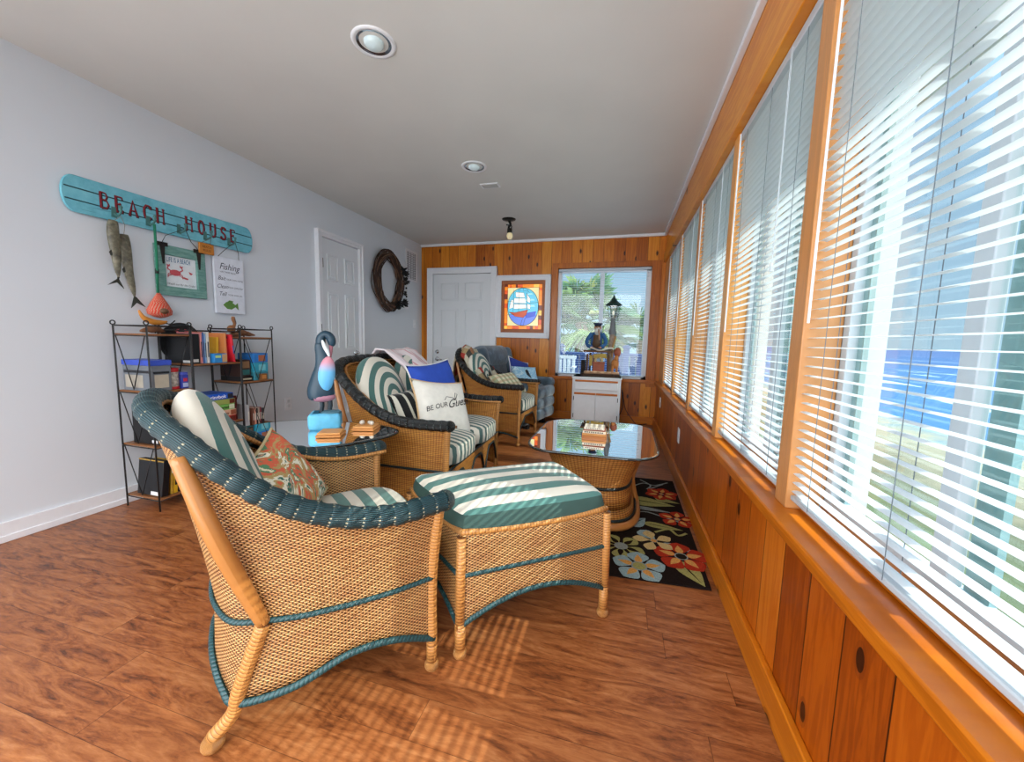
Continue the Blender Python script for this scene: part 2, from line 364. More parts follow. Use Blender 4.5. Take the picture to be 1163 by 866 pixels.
M_CANE = plain('#b0753a', .35, name='cane_pole', coat=.3); M_WRAP = wrapped(); M_ROLL = roll_mat(); M_ROLLK = roll_mat(True)
M_BAND = wrapped('#1d4a4e', '#04100f', .012, 'green_braid', 2.0); M_BANDK = wrapped('#16282a', '#030606', .012, 'dark_braid', 2.0)
M_STR = stripes('#54807a', '#e6e1d2', .088, 'u'); M_STRV = stripes('#5f8a83', '#e6e1d2', .078, 'v')
M_STRN = stripes('#55706c', '#e4dfd0', .052, 'u', name='narrow_striped_fabric'); M_STRNV = stripes('#55706c', '#e4dfd0', .058, 'v', name='narrow_striped_fabric')
M_GLASS = glass_mat(); M_TABLEGLASS = glass_mat('tinted_table_glass', (.50, .58, .58), 3.0, 0.0, 1.6, .55)
M_BOARD = plain('#8a5a34', .5, name='shelf_board'); M_SLAT = slat_mat()
M_CEIL = plain('#d3d2ce', .8, name='ceiling_paint', var=.03, scale=2); M_WALL = plain('#d9dfe5', .7, var=.01, name='wall_paint', scale=3)
# ------------------------------------------------------------------ room shell
def W(mb, name, mats, **k): return struct(mb.build(name, mats, **k))
W(MB().box(XL - .1, .70, Y0, YB + .12, -.12, 0), 'floor', floor_mat())
W(MB().box(XL - .1, .70, Y0, YB + .12, H, H + .1), 'ceiling', M_CEIL)
W(MB().box(XL - .12, XL, Y0, YB, 0, H), 'wall_left', M_WALL)
# back wall in pine with the window opening
wx0, wx1, wz0, wz1 = -.857, .339, .59, 2.04
bw = MB(); bw.box(XL - .1, wx0, YB, YB + .12, 0, H).box(wx1, .70, YB, YB + .12, 0, H).box(wx0, wx1, YB, YB + .12, 0, wz0).box(wx0, wx1, YB, YB + .12, wz1, H)
W(bw, 'wall_back', M_PINE_X)
# right wall: knee wall, header, end pieces
SZ, HZ, FX = .58, 2.08, .50
W(MB().box(XR, .66, Y0, YB, 0, SZ - .035), 'wall_right', M_PINE_Y)
W(MB().box(.488, .70, Y0, YB, HZ + .12, H), 'trim_1', M_PINE_H)
W(MB().box(.470, .70, Y0, YB, HZ, HZ + .12), 'trim_2', M_PINE_H, bevel=.004)
W(MB().box(.446, .70, Y0, YB, SZ - .035, SZ), 'trim_3', M_PINE_H, bevel=.005)          # window stool
W(MB().box(.537, .60, Y0, 4.85, SZ, SZ + .018), 'trim_4', M_PINE_H, bevel=.002)
posts = [(.36, .44), (1.29, 1.37), (2.18, 2.26), (3.06, 3.14), (3.96, 4.04), (4.84, 5.279)]
for i, (a, b) in enumerate(posts):
    W(MB().box(FX, .598, a, b, SZ, HZ), 'trim_%d' % (5 + i), M_PINE_P, bevel=.003)
    W(MB().box(.599, .70, a - .001, b + .001, SZ, HZ), 'trim_%d' % (30 + i), M_VINYL)
W(MB().box(XR - .02, XR, Y0, YB, 0, .11), 'baseboard_right', M_PINE_H, bevel=.004)
W(MB().box(XL, XL + .015, Y0, 3.18, 0, .10).box(XL, XL + .022, Y0, 3.18, 0, .035).box(XL, XL + .015, 3.87, YB, 0, .10), 'baseboard_left', M_TRIM, bevel=.003)
W(MB().box(-1.70, XR, YB - .02, YB, 0, .10), 'baseboard_back', M_PINE_HX, bevel=.004)
W(MB().box(.458, .488, Y0, YB, H - .03, H), 'trim_20', M_TRIM, bevel=.004)
W(MB().box(XL, .47, YB - .03, YB, H - .035, H), 'trim_21', M_TRIM, bevel=.004)
# pine casing round the back window, rail below it
fr = MB(); fr.box(-.935, wx0, YB - .022, YB, .50, 2.11).box(wx1, .452, YB - .022, YB, .50, 2.11).box(wx0, wx1, YB - .022, YB, wz1, 2.11)
W(fr, 'trim_22', pine('x', .6, knots=.06, groove=False), bevel=.003)
W(MB().box(-.95, .478, YB - .04, YB, .545, .59), 'trim_23', M_PINE_HX, bevel=.004)

# ------------------------------------------------------------------ windows
def side_window(n, a, b):
    fx = .605
    m = MB()
    for x0, x1, z0, z1 in ((a, a + .03, SZ, HZ), (b - .03, b, SZ, HZ), (a + .03, b - .03, SZ, SZ + .05), (a + .03, b - .03, HZ - .05, HZ)):
        m.box(fx - .008, fx + .03, x0, x1, z0, z1)
    mid = (a + b) / 2
    m.box(fx - .006, fx + .02, mid - .006, mid + .036, SZ + .05, HZ - .05)
    root = W(m, 'window_%d' % n, M_VINYL, bevel=.003)
    s = MB()
    for x0, x1 in ((mid - .060, mid - .010),): s.box(fx + .018, fx + .03, x0, x1, SZ + .05, HZ - .05)
    s.box(fx + .015, fx + .028, a + .031, a + .05, SZ + .05, HZ - .05).box(fx + .015, fx + .028, b - .055, b - .031, SZ + .05, HZ - .05)
    s.build('sash_frame', plain('#7f9da2', .35, name='grey_green_sash'), root)
    g = MB(); g.box(fx + .009, fx + .012, a + .028, b - .028, SZ + .04, HZ - .04); g.build('glass_pane', M_GLASS, root)
ops = [(-.52, .36), (.44, 1.29), (1.37, 2.18), (2.26, 3.06), (3.14, 3.96), (4.04, 4.84)]
for i, (a, b) in enumerate(ops): side_window(i + 1, a, b)
W(MB().box(FX, .70, Y0, -.52, SZ, HZ), 'trim_24', M_PINE_P)
m = MB(); f0 = YB - .006
for x0, x1, z0, z1 in ((wx0, wx0 + .05, wz0, wz1), (wx1 - .06, wx1, wz0, wz1), (wx0, wx1, wz0, wz0 + .045), (wx0, wx1, wz1 - .055, wz1)):
    m.box(x0, x1, f0 + .02, YB + .08, z0, z1)
m.box(-.30, -.245, YB + .03, YB + .07, wz0, wz1)
bwin = W(m, 'window_7', M_TRIM, bevel=.003)
MB().box(wx0 + .03, wx1 - .03, YB + .055, YB + .06, wz0 + .03, wz1 - .03).build('glass_pane', M_GLASS, bwin)

def blind(a, b, label, xpos=.522, wand=True, cords=2):
    root = thing('window_blind', label, 'window blind', (xpos, (a + b) / 2, SZ + .028), 0, 'white slatted blinds along the window wall')
    hw = (b - a) / 2 - .006; Hh = HZ - SZ - .03
    MB().box(-.016, .016, -hw, hw, Hh - .035, Hh - .002).build('headrail', M_VINYL, root, bevel=.002)
    s = MB(); pitch = .0265; n = int((Hh - .06) / pitch)
    for k in range(n):
        z = .03 + k * pitch; w = .0118
        P = [(-w, -.0018), (-w * .4, .0003), (w * .4, .0003), (w, -.0018)]
        tilt = random.uniform(-.02, .05)
        rows = [[(x, -hw, z + dz + x * tilt), (x, hw, z + dz + x * tilt)] for x, dz in P]
        s.grid(rows)
    s.build('slats', M_SLAT, root, smooth=True)
    MB().box(-.013, .013, -hw, hw, .002, .016).build('bottom_rail', M_VINYL, root, bevel=.003)
    c = MB()
    for t in (.13, .5, .87):
        y = -hw + 2 * hw * t
        for x in (-.0135, .0135): c.tube([(x, y, .01), (x, y, Hh - .03)], .0009, 5)
    c.build('ladder_cord', plain('#5f6b74', .7, name='blind_cord'), root)
    if wand:
        MB().tube([(-.022, hw - .03, Hh - .02), (-.024, hw - .028, Hh - .95)], .0035, 6).build('tilt_wand', plain('#dfe8ee', .2, name='clear_wand'), root)
        d = MB(); y = -hw + .22
        d.tube([(-.018, y, Hh - .02), (-.019, y, Hh - .72)], .0012, 5).tube([(-.018, y - .012, Hh - .02), (-.019, y - .003, Hh - .72)], .0012, 5)
        d.lathe([(.001, 0), (.004, -.008), (.008, -.03), (.0, -.032)], 8, (-.019, y - .001, Hh - .72))
        d.build('pull_cord', plain('#c3ccd2', .6, name='pull_cord'), root)
    return root
names = ['white slatted blind in the first side window, on the near side of the first post', 'white slatted blind in the largest, nearest side window, long tilt cord over sea view',  # first blind lies out of view, added to shape the sun stripes
         'white slatted blind in the second side window, tasselled pull cord hanging high', 'white slatted blind in the third side window from the front, mid-wall',
         'white slatted blind in the fourth side window, next to last before the corner', 'white slatted blind in the last side window beside the back corner']
for i, (a, b) in enumerate(ops):
    blind(a, b, names[i])
# the blind of the back window
root = thing('window_blind', 'white slatted blind over the back window in front of the palm view', 'window blind', ((wx0 + wx1) / 2, YB - .004, wz0), 0)
hw = (wx1 - wx0) / 2 - .03; Hh = wz1 - wz0
MB().box(-hw - .02, hw + .02, -.012, .016, Hh - .04, Hh - .008).build('headrail', M_VINYL, root, bevel=.002)
s = MB(); n = int((Hh - .1) / .030)
for k in range(n):
    z = .06 + k * .030
    s.grid([[(-hw, y, z + dz), (hw, y, z + dz)] for y, dz in ((-.011, -.001), (-.004, .0006), (.004, .0006), (.011, -.001))])
s.build('slats', M_SLAT, root, smooth=True)
MB().box(-hw, hw, -.012, .012, .030, .044).build('bottom_rail', M_VINYL, root, bevel=.003)

# ------------------------------------------------------------------ doors
def panel_door(mb, w, h, d0):
    """six-panel door leaf in local x right, z up, -y towards the viewer"""
    mb.box(0, w, 0, .03, 0, h)
    rows = [(.20, .78), (.92, 1.50), (1.62, 1.88)]
    cols = [(.11 * w / .82, w / 2 - .05), (w / 2 + .05, w - .11 * w / .82)]
    for z0, z1 in rows:
        for x0, x1 in cols:
            t = .014
            for a, b, c, d in ((x0, x1, z0, z0 + t), (x0, x1, z1 - t, z1), (x0, x0 + t, z0 + t, z1 - t), (x1 - t, x1, z0 + t, z1 - t)):
                mb.box(a, b, -.015, 0.001, c, d)
            mb.box(x0 + .036, x1 - .036, -.012, 0.001, z0 + .036, z1 - .036)
def place_door(name, loc, rz, w, h, knob_x, knob_z, deadbolt, hinge_x, casing, lever=1, mc=M_TRIM):
    root = bpy.data.objects.new(name, None); COL.objects.link(root); root.matrix_basis = Matrix.Translation(loc) @ Matrix.Rotation(rz, 4, 'Z'); struct(root)
    root.location = loc; root.rotation_euler = (0, 0, rz)
    m = MB(); panel_door(m, w, h, 0); m.build('door_leaf', M_WHITE, root, bevel=.003)
    c = MB(); cw = casing
    c.box(-cw, -.004, -.025, .03, 0, h + cw).box(w + .004, w + cw, -.025, .03, 0, h + cw).box(-.004, w + .004, -.025, .03, h + .004, h + cw)
    c.box(-cw - .003, -cw + .018, -.035, .028, 0, h + cw - .02).box(w + cw - .018, w + cw + .003, -.035, .028, 0, h + cw - .02).box(-cw - .003, w + cw + .003, -.036, .027, h + cw - .019, h + cw + .003)
    c.build('door_casing', M_TRIM, root, bevel=.003)
    k = MB(); R = Matrix.Rotation(pi / 2, 3, 'X')
    k.lathe([(0, .012), (.03, .010), (.033, 0)], 18, (knob_x, 0, knob_z), 0, R)
    k.tube([(knob_x, -.005, knob_z), (knob_x, -.045, knob_z), (knob_x + .02 * lever, -.052, knob_z), (knob_x + .10 * lever, -.052, knob_z - .006)], .008, 8)
    k.build('door_handle', M_CHROME, root, smooth=True)
    if deadbolt:
        MB().lathe([(0, .022), (.016, .02), (.02, .012), (.03, .008), (.032, 0)], 18, (knob_x, 0, knob_z + .107), 0, R).build('deadbolt', M_CHROME, root, smooth=True)
    if hinge_x is not None:
        hg = MB()
        for z in (.25, 1.02, 1.78): hg.tube([(hinge_x, -.012, z - .045), (hinge_x, -.012, z + .045)], .008, 8)
        hg.build('hinge', M_BRASS, root)
    return root
place_door('door_1', (XL + .012, 3.245, 0.01), pi / 2, .56, 2.03, .50, .87, False, .006, .062, -1)
place_door('door_2', (-2.705, YB - .03, 0.0), 0, .895, 2.0, .062, .762, True, None, .088, 1)

# ------------------------------------------------------------------ sea, shore, eave and deck outside
def ground_mat():
    g = NT('dune_ground'); v = g.co(); x, y, z = g.sep(v); n = g.noise(v, .35, 8, .65, .5); n2 = g.noise(v, 3.0, 6, .7)
    d = g.m('ADD', x, g.m('MULTIPLY', g.m('SUBTRACT', n, .5), 9.0))
    c = g.ramp(g.m('DIVIDE', d, 19.0), [(0.0, '#4a5a38'), (.3, '#55653c'), (.45, '#5f6048'), (.58, '#857c64'), (.72, '#9a9480'), (.80, '#6f8790'), (1.0, '#2c5890')])
    c = g.mix(g.m('MULTIPLY', n2, .7), c, '#4f6b3c', 'MULTIPLY'); return g.fin(c, .9)
def sea_mat():
    g = NT('sea_water'); v = g.co(); x, y, z = g.sep(v)
    wv = g.comb(g.m('MULTIPLY', x, 1.0), g.m('MULTIPLY', y, .18), 0.0); n = g.noise(wv, .22, 8, .6, .3); n2 = g.noise(wv, 1.2, 6, .6)
    near = g.m('DIVIDE', x, 260.0); c = g.ramp(near, [(.05, '#2b5f88'), (.3, '#1b4878'), (1.0, '#143a70')])
    fo = g.m('MULTIPLY', g.m('GREATER_THAN', n, .60), g.m('LESS_THAN', x, 60.0)); c = g.mix(fo, c, '#a9b8c0')
    return g.fin(c, .35, bump=n2, bs=.5, bd=.2)
struct(MB().box(1.7, 18, -60, 160, -3.3, -3.0).build('ground', ground_mat()))
struct(MB().add([(16, -4000, -2.98), (9000, -4000, -2.98), (9000, 9000, -2.98), (16, 9000, -2.98)], [(0, 1, 2, 3)]).build('sea', sea_mat()))
struct(MB().box(.70, 1.42, Y0, YB + 1.4, 2.38, 2.44).box(1.40, 1.43, Y0, YB + 1.4, 2.30, 2.46).build('roof_eave', plain('#cfd6d8', .6, name='eave_paint')))
struct(MB().box(XL - .1, .72, Y0, YB + .12, H + .1, H + .2).build('roof', plain('#9a9a96', .8, name='roofing')))
struct(MB().box(-3.6, 1.7, YB + .14, 8.3, -.12, -.04).build('deck', plain('#8fa0ae', .7, name='deck_boards')))
struct(MB().box(.705, 1.6, -1.2, YB + .14, -3.0, -.3).box(-3.6, 1.6, YB + .14, 8.2, -3.0, -.12).build('foundation', plain('#b9bdb9', .8, name='foundation_paint')))
M_BLUEP = plain('#1d3766', .5, name='blue_paint')
rl = thing('deck_railing', 'blue painted deck railing with capped posts outside the back window', 'railing', (-1.0, 8.0, -.04))
MB().box(-2.2, 2.5, -.04, .06, .84, .90).box(-2.2, 2.5, -.015, .025, .06, .12).build('rail', M_BLUEP, rl, bevel=.006)
bs_ = MB()
for i in range(38): bs_.box(-2.15 + i * .124, -2.15 + i * .124 + .108, -.01, .02, .12, .84)
bs_.build('slats', M_BLUEP, rl)
for x in (-1.8, -.2, 1.12, 2.3):
    p = MB().box(x - .06, x + .06, -.06, .06, 0, 1.0).build('post', M_BLUEP, rl, bevel=.005)
    MB().box(x - .09, x + .09, -.09, .09, 1.0, 1.03).box(x - .06, x + .06, -.06, .06, 1.03, 1.06).build('cap', M_BLUEP, p, bevel=.005)
ch = thing('deck_chair', 'small white slatted patio chair seen through the lower left of the back window', 'chair', (-1.02, 7.2, -.04))
M_WP = plain('#aeb6bc', .4, name='white_resin')
MB().box(-.22, .22, -.22, .22, .40, .43).build('seat', M_WP, ch, bevel=.008)
b = MB()
for i in range(5): b.box(-.2 + i * .085, -.14 + i * .085, .19, .215, .45, .80)
b.box(-.22, .22, .185, .22, .78, .84).build('backrest', M_WP, ch, bevel=.006)
for x in (-.2, .2):
    for y in (-.2, .2): MB().box(x - .02, x + .02, y - .02, y + .02, 0, .40).build('leg', M_WP, ch)
    MB().box(x - .03, x + .03, -.22, .22, .62, .65).box(x - .015, x + .015, -.2, -.17, .43, .62).build('armrest', M_WP, ch)

def palm(x, y, zc, R, label, seed, n=26, tones=('#5f7a44', '#3f6b48', '#949a5c')):
    rnd = random.Random(seed)
    root = thing('palm_tree', label, 'palm tree', (x, y, -3.0), 0, 'palms outside the back window')
    h = zc + 3.0
    MB().tube([(0, 0, 0), (.05, 0, h * .5), (0, 0, h)], [.2, .17, .15], 12).build('trunk', wrapped('#8f8069', '#4d4234', .09, 'palm_bark'), root, smooth=True)
    mats = [plain(t, .6, name='palm_leaf') for t in tones]; m = MB()
    for k in range(n):
        az = rnd.uniform(0, 2 * pi); el = rnd.uniform(-.7, 1.35); L = R * rnd.uniform(.45, .6)
        d = Vector((cos(az) * cos(el), sin(az) * cos(el), sin(el))); c0 = Vector((0, 0, h)); c1 = c0 + d * L + Vector((0, 0, -.05))
        m.tube([c0, (c0 + c1) / 2 + Vector((0, 0, .05)), c1], .012, 4, 0)
        side = d.cross(Vector((0, 0, 1))); side = side.normalized() if side.length > .1 else Vector((1, 0, 0)); upv = side.cross(d)
        mi = rnd.choice((0, 0, 1, 1, 2)); NB = 17
        for j in range(NB):
            a = (j / (NB - 1) - .5) * 3.6; bd = d * cos(a) + side * sin(a); l = R * rnd.uniform(.42, .62) * (1 - .25 * abs(a) / 1.8)
            wv = (side * cos(a) - d * sin(a)) * .014; mid = c1 + bd * l * .55 + upv * .02; tip = c1 + bd * l + Vector((0, 0, -l * .28))
            m.add([c1, mid + wv, tip, mid - wv], [(0, 1, 2), (0, 2, 3)], mi)
    m.build('fronds', mats, root)
palm(-.95, 9.6, 1.55, 1.35, 'shaggy green fan palm filling the left pane of the back window', 3, 64)
palm(.55, 10.6, 1.15, 1.25, 'fan palm with drooping fronds behind the lantern, right pane of back window', 5, 20, ('#50704a', '#3c6650', '#5f7a50'))
# ------------------------------------------------------------------ wicker seating
def mirror(half):
    """half list from the front right round to the back centre -> full list round to the front left"""
    return half + [(-x, y, z) for x, y, z in reversed(half[:-1])]
def puffy(mb, hw, hd, t, z0=0.0, n=14, mat=0, crown=.5, uvs=1.0, ex=5.0):
    """box cushion with a crowned top, centred, local xy, sides with their own uv"""
    def sq(a, b):            # superellipse rim
        return (abs(a) ** ex + abs(b) ** ex) ** (1 / ex)
    N = n * 2; rows = []; uvr = []
    levels = [(0.0, 0.0, 0), (.6, 0.0, 0), (.93, 0.0, 0), (1.0, .12, 1), (1.015, .5, 1), (1.0, .88, 1), (.94, 1.0, 2), (.75, 1.0 + crown * .18, 2), (.4, 1.0 + crown * .38, 2), (0.0, 1.0 + crown * .42, 2)]
    K = 48
    for s, h, k in levels:
        r = []; u = []
        for j in range(K + 1):
            a = 2 * pi * j / K; c, d = cos(a), sin(a); q = 1 / max(sq(c, d), 1e-6)
            x, y = c * q * hw * s, d * q * hd * s
            r.append((x, y, z0 + t * h)); u.append((x * uvs, y * uvs + (h - 1) * t * (0 if k != 1 else 0)))
        rows.append(r); uvr.append(u)
    mb.grid(rows, mat, uvr); return mb

def wicker_seat(name, label, cat, loc, facing, T, Mm, B, zf, arches, wick, dark=True, group=None, roll_r=.031, roll_back=.0265, left_out=.0, corner=None, pole=.016, rmat=None, rear_foot=(.0, -.05), foot_h=.115, seg=72, skirt_low=.11, fy=0.0):
    rz = radians(facing) - pi / 2
    root = thing(name, label, cat, loc, rz, group)
    Tf, Mf, Bf = mirror(T), mirror(Mm), mirror(B); n = seg + 1
    Tc, Mc, Bc = cr(Tf, n), cr(Mf, n), cr(Bf, n)
    # outer wall
    rows = []; uvs = []; Lm = [0]
    for i in range(1, n): Lm.append(Lm[-1] + (Tc[i] - Tc[i - 1]).length * .5 + (Mc[i] - Mc[i - 1]).length * .5)
    for k in range(9):
        s = k / 8; r = []; u = []
        for i in range(n):
            p = Tc[i].lerp(Mc[i], s); bul = .012 * sin(pi * s); c = Vector((p.x, p.y + .25, 0)); c = c.normalized() if c.length else Vector((0, 0, 0))
            p = p - c * bul; r.append(p); u.append((Lm[i], p.z + .0))
        rows.append(r); uvs.append(u)
    for k in range(1, 6):
        s = k / 5; r = []; u = []
        for i in range(n): p = Mc[i].lerp(Bc[i], s); r.append(p); u.append((Lm[i], p.z))
        rows.append(r); uvs.append(u)
    MB().grid(rows, 0, uvs).build('woven_shell', wick, root, smooth=True, solid=.014)
    # front skirt with arches
    x0, x1 = Mf[-1][0], Mf[0][0]; y0 = Mf[0][1] + fy; rows = []; uvs = []; K = 48
    def zb(t): return skirt_low + (zf - skirt_low - .05) * min(1.0, 1.25 * abs(sin(pi * arches * t))) ** .8
    for k in range(5):
        s = k / 4; r = []; u = []
        for i in range(K + 1):
            t = i / K; x = x0 + (x1 - x0) * t; z = zf + (zb(t) - zf) * s; r.append((x, y0 + .012 * sin(pi * t), z)); u.append((x, z))
        rows.append(r); uvs.append(u)
    MB().grid(rows, 0, uvs).build('front_skirt', wick, root, smooth=True, solid=.012)
    bm_ = M_BAND if not dark else M_BANDK
    f = MB(); f.tube([(x0 + (x1 - x0) * i / K, y0 + .008 + .012 * sin(pi * i / K), zb(i / K)) for i in range(K + 1)], .008, 8); f.build('arch_braid', bm_, root, smooth=True)
    # seat deck
    d = MB(); P = [Vector((p.x * .97, p.y, zf - .012)) for p in Mc]; d.add(P, [tuple(range(len(P)))]); d.build('seat_deck', wick, root, solid=.01)
    # braids
    off = lambda c, dd=.012: [p + (Vector((p.x, p.y + .25, 0)).normalized() * dd) for p in c]
    MB().tube(off(Mc), .0075, 8).build('waist_braid', bm_, root, smooth=True)
    MB().tube([(x0, y0 + .014, zf)] + [(x0 + (x1 - x0) * i / 8, y0 + .016, zf) for i in range(1, 9)], .007, 8).build('front_braid', bm_, root, smooth=True)
    MB().tube(off(Bc), .010, 8).build('bottom_braid', bm_, root, smooth=True)
    # rolled arm and back
    rr = lambda t: (roll_r + (roll_back - roll_r) * sin(pi * t)) * (1 + .05 * cos(2 * pi * t * 44))
    Tr = cr(Tf, 265); a = MB()
    a.tube(Tr, rr, 16); a.ball(Tr[0], roll_r * 1.02); a.ball(Tr[-1], roll_r * 1.02)
    a.build('rolled_arm', rmat or M_ROLL, root, smooth=True)
    a = MB()                                                        # cane edging inside the roll
    a.tube([p + Vector((-p.x * .10, .02, -.012)) for p in Tr[::4]], .008, 8); a.build('inner_edging', M_WRAP, root, smooth=True)
    # front posts and feet
    for s in (1, -1):
        fx_, fyy = T[0][0] * s, T[0][1]; mx, my = Mm[0][0] * s, Mm[0][1]
        MB().tube(cr([(fx_ * .985, fyy - .015, T[0][2] - .01), (mx, my + .004, zf), (mx, my + .004, B[0][2]), (mx, my + .004, B[0][2] - .02)], 16), .017, 12).build('front_post', M_WRAP, root, smooth=True)
        lg = MB().tube([(mx, my + .004, B[0][2] + .01), (mx, my + .004, .035)], .0165, 12)
        lg.ball((mx, my + .004, .021), (.023, .023, .021)); lg.build('leg', M_WRAP, root, smooth=True)
        ci = corner if corner is not None else max(range(len(Mm)), key=lambda i: abs(Mm[i][0]) * .5 - Mm[i][1])
        bx, by = B[ci][0] * s, B[ci][1]; o = 1.0
        mid = Vector((Mm[ci][0] * s, Mm[ci][1], Mm[ci][2])); top = Vector((T[ci][0] * s, T[ci][1], T[ci][2]))
        if corner is not None: top = Vector((T[ci + 1][0] * s, T[ci + 1][1], T[ci + 1][2]))
        up = mid.lerp(top, .93)
        out = Vector((.03 * s, -.012, 0))
        MB().tube(cr([up + out, mid.lerp(top, .5) + out * 1.2, mid + out * .6], 18), lambda t: pole + pole * .3 * sin(pi * t), 18).build('rear_pole', M_CANE, root, smooth=True)
        foot = Vector((bx + rear_foot[0] * s - (left_out if s < 0 else 0), by + rear_foot[1], .02))
        lg = MB().tube(cr([mid + out * .5, Vector((bx, by, B[ci][2] + .04)) + out * .3, Vector((bx, by, B[ci][2])).lerp(foot, .3), foot + Vector((0, 0, .015))], 18), .018, 12)
        lg.ball(foot, (.027, .027, .022)); lg.build('leg', M_WRAP, root, smooth=True)
    return root

def egg(mb, hw, hd, t, n=44, pw=2.3, rim=.5, taper=.12):
    """soft rounded back cushion lying in local xy, thick along z"""
    for side in (1, -1):
        rows = []; uv = []
        for i in range(13):
            s = sin(pi / 2 * i / 12); r = []; u = []
            for j in range(n + 1):
                a = 2 * pi * j / n; c, d = cos(a), sin(a); q = (abs(c) ** 2.6 + abs(d) ** 2.6) ** (-1 / 2.6)
                x, y = c * q * hw * s, d * q * hd * s; x *= 1 - taper * (y / hd); z = side * t / 2 * (1 - s ** pw) ** .5
                r.append((x, y, z)); u.append((x, y))
            rows.append(r); uv.append(u)
        mb.grid(rows, 0, uv)
    return mb
def back_cushion(parent, mat, M, hw, hd, t, **k):
    mb = MB(); mb.xf = M; egg(mb, hw, hd, t, **k); o = mb.build('back_cushion', mat, parent, smooth=True, weld=True); return o
def cushion(parent, name, mat, M, hw, hd, t, **k):
    mb = MB(); mb.xf = M; puffy(mb, hw, hd, t, **k); return mb.build(name, mat, parent, smooth=True)
def pillow_geo(mb, w, h, t, M, mat=0, n=16, pin=.10, backmat=None):
    f = []; u = []
    for side in (1, -1):
        rows = []; uv = []
        for i in range(n + 1):
            r = []; uu = []
            for j in range(n + 1):
                a, b = 2 * j / n - 1, 2 * i / n - 1
                x = a * w / 2 * (1 - pin * (1 - abs(b) ** 2) * abs(a) ** 3); y = b * h / 2 * (1 - pin * (1 - abs(a) ** 2) * abs(b) ** 3)
                z = side * t / 2 * max(0, (1 - a ** 4)) ** .6 * max(0, (1 - b ** 4)) ** .6
                r.append(M @ Vector((x, y, z))); uu.append((x, y))
            rows.append(r); uv.append(uu)
        mb.grid(rows, mat if side > 0 or backmat is None else backmat, uv)
    return mb
def frame(c, yaw, tilt, roll=0.0):
    """pillow frame: local x = width to the viewer's right, y = up, z = face normal pointing along yaw, leaning back by tilt"""
    z = Vector((cos(radians(yaw)) * cos(radians(tilt)), sin(radians(yaw)) * cos(radians(tilt)), sin(radians(tilt))))
    x = Vector((-sin(radians(yaw)), cos(radians(yaw)), 0)); y = z.cross(x)
    M = Matrix((x, y, z)).transposed().to_4x4(); return Matrix.Translation(c) @ M @ Matrix.Rotation(radians(roll), 4, 'Z')
def pillow(name, label, cat, c, yaw, tilt, roll, w, h, t, mat, piping=None, group=None, deco=None, pin=.10):
    root = thing(name, label, cat, (c[0], c[1], c[2] - h / 2), 0, group)
    M = Matrix.Translation((0, 0, h / 2)) @ frame((0, 0, 0), yaw, tilt, roll)
    pillow_geo(MB(), w, h, t, M, pin=pin).build('cover', mat, root, smooth=True, weld=True)
    if piping:
        P = []; q = 60
        def edge(a, b): return M @ Vector((a * w / 2 * (1 - pin * (1 - b * b) * abs(a) ** 3), b * h / 2 * (1 - pin * (1 - a * a) * abs(b) ** 3), 0))
        for a, b in [(-1 + 2 * i / 12, -1) for i in range(12)] + [(1, -1 + 2 * i / 12) for i in range(12)] + [(1 - 2 * i / 12, 1) for i in range(12)] + [(-1, 1 - 2 * i / 12) for i in range(12)]: P.append(edge(a, b))
        MB().tube(P, .006, 6, closed=True).build('piping', piping, root, smooth=True)
    if deco: deco(root, M)
    return root

# --- armchair near the viewer
T = [(.335, .03, .575), (.335, -.12, .568), (.325, -.25, .59), (.30, -.38, .645), (.265, -.49, .73), (.21, -.58, .815), (.12, -.64, .868), (0, -.655, .885)]
Mm = [(.30, 0, .322), (.30, -.12, .322), (.29, -.24, .325), (.275, -.35, .33), (.25, -.43, .335), (.21, -.495, .335), (.11, -.53, .335), (0, -.54, .335)]
B = [(.30, 0, .115), (.295, -.12, .165), (.285, -.24, .175), (.27, -.37, .135), (.225, -.49, .115), (.18, -.52, .135), (.10, -.54, .17), (0, -.545, .18)]
A1 = (-.767, 1.209, 0)
chair = wicker_seat('wicker_armchair', 'large wicker armchair in front of the game shelf, green rolled arms, striped cushions', 'armchair', A1, 51, T, Mm, B, .33, 1, M_WICK, dark=False, rear_foot=(-.012, -.065), left_out=.06, corner=4)
cushion(chair, 'seat_cushion', M_STRV, Matrix.Translation((0, -.19, .335)), .265, .245, .10, crown=.5)
Mb = Matrix.Translation((-.03, -.445, .38)) @ Matrix.Rotation(radians(20), 4, 'X') @ Matrix.Translation((0, 0, .255)) @ Matrix.Rotation(radians(90), 4, 'X')
back_cushion(chair, stripes('#4f7a74', '#e6e1d2', .084, 'u', ring=(1.39, 0.0), off=.28), Mb @ Matrix.Translation((0, 0, -.04)), .205, .285, .15)
LOC = Matrix.Translation(A1) @ Matrix.Rotation(radians(51) - pi / 2, 4, 'Z')
pc = LOC @ Vector((-.10, -.345, .565))
pillow('throw_pillow', 'floral throw pillow in red, green and cream leaning inside the large near armchair', 'pillow', pc, 22, 32, 14, .31, .31, .10,
       fabric_noise(['#c9483a', '#e6dcc0', '#5f8f6a', '#d96b50', '#b9a06a', '#efe9d6', '#3f6f5f', '#d8a58a', '#c9483a'], 8, 'floral_fabric', 'noise'), plain('#c9b98f', .8))

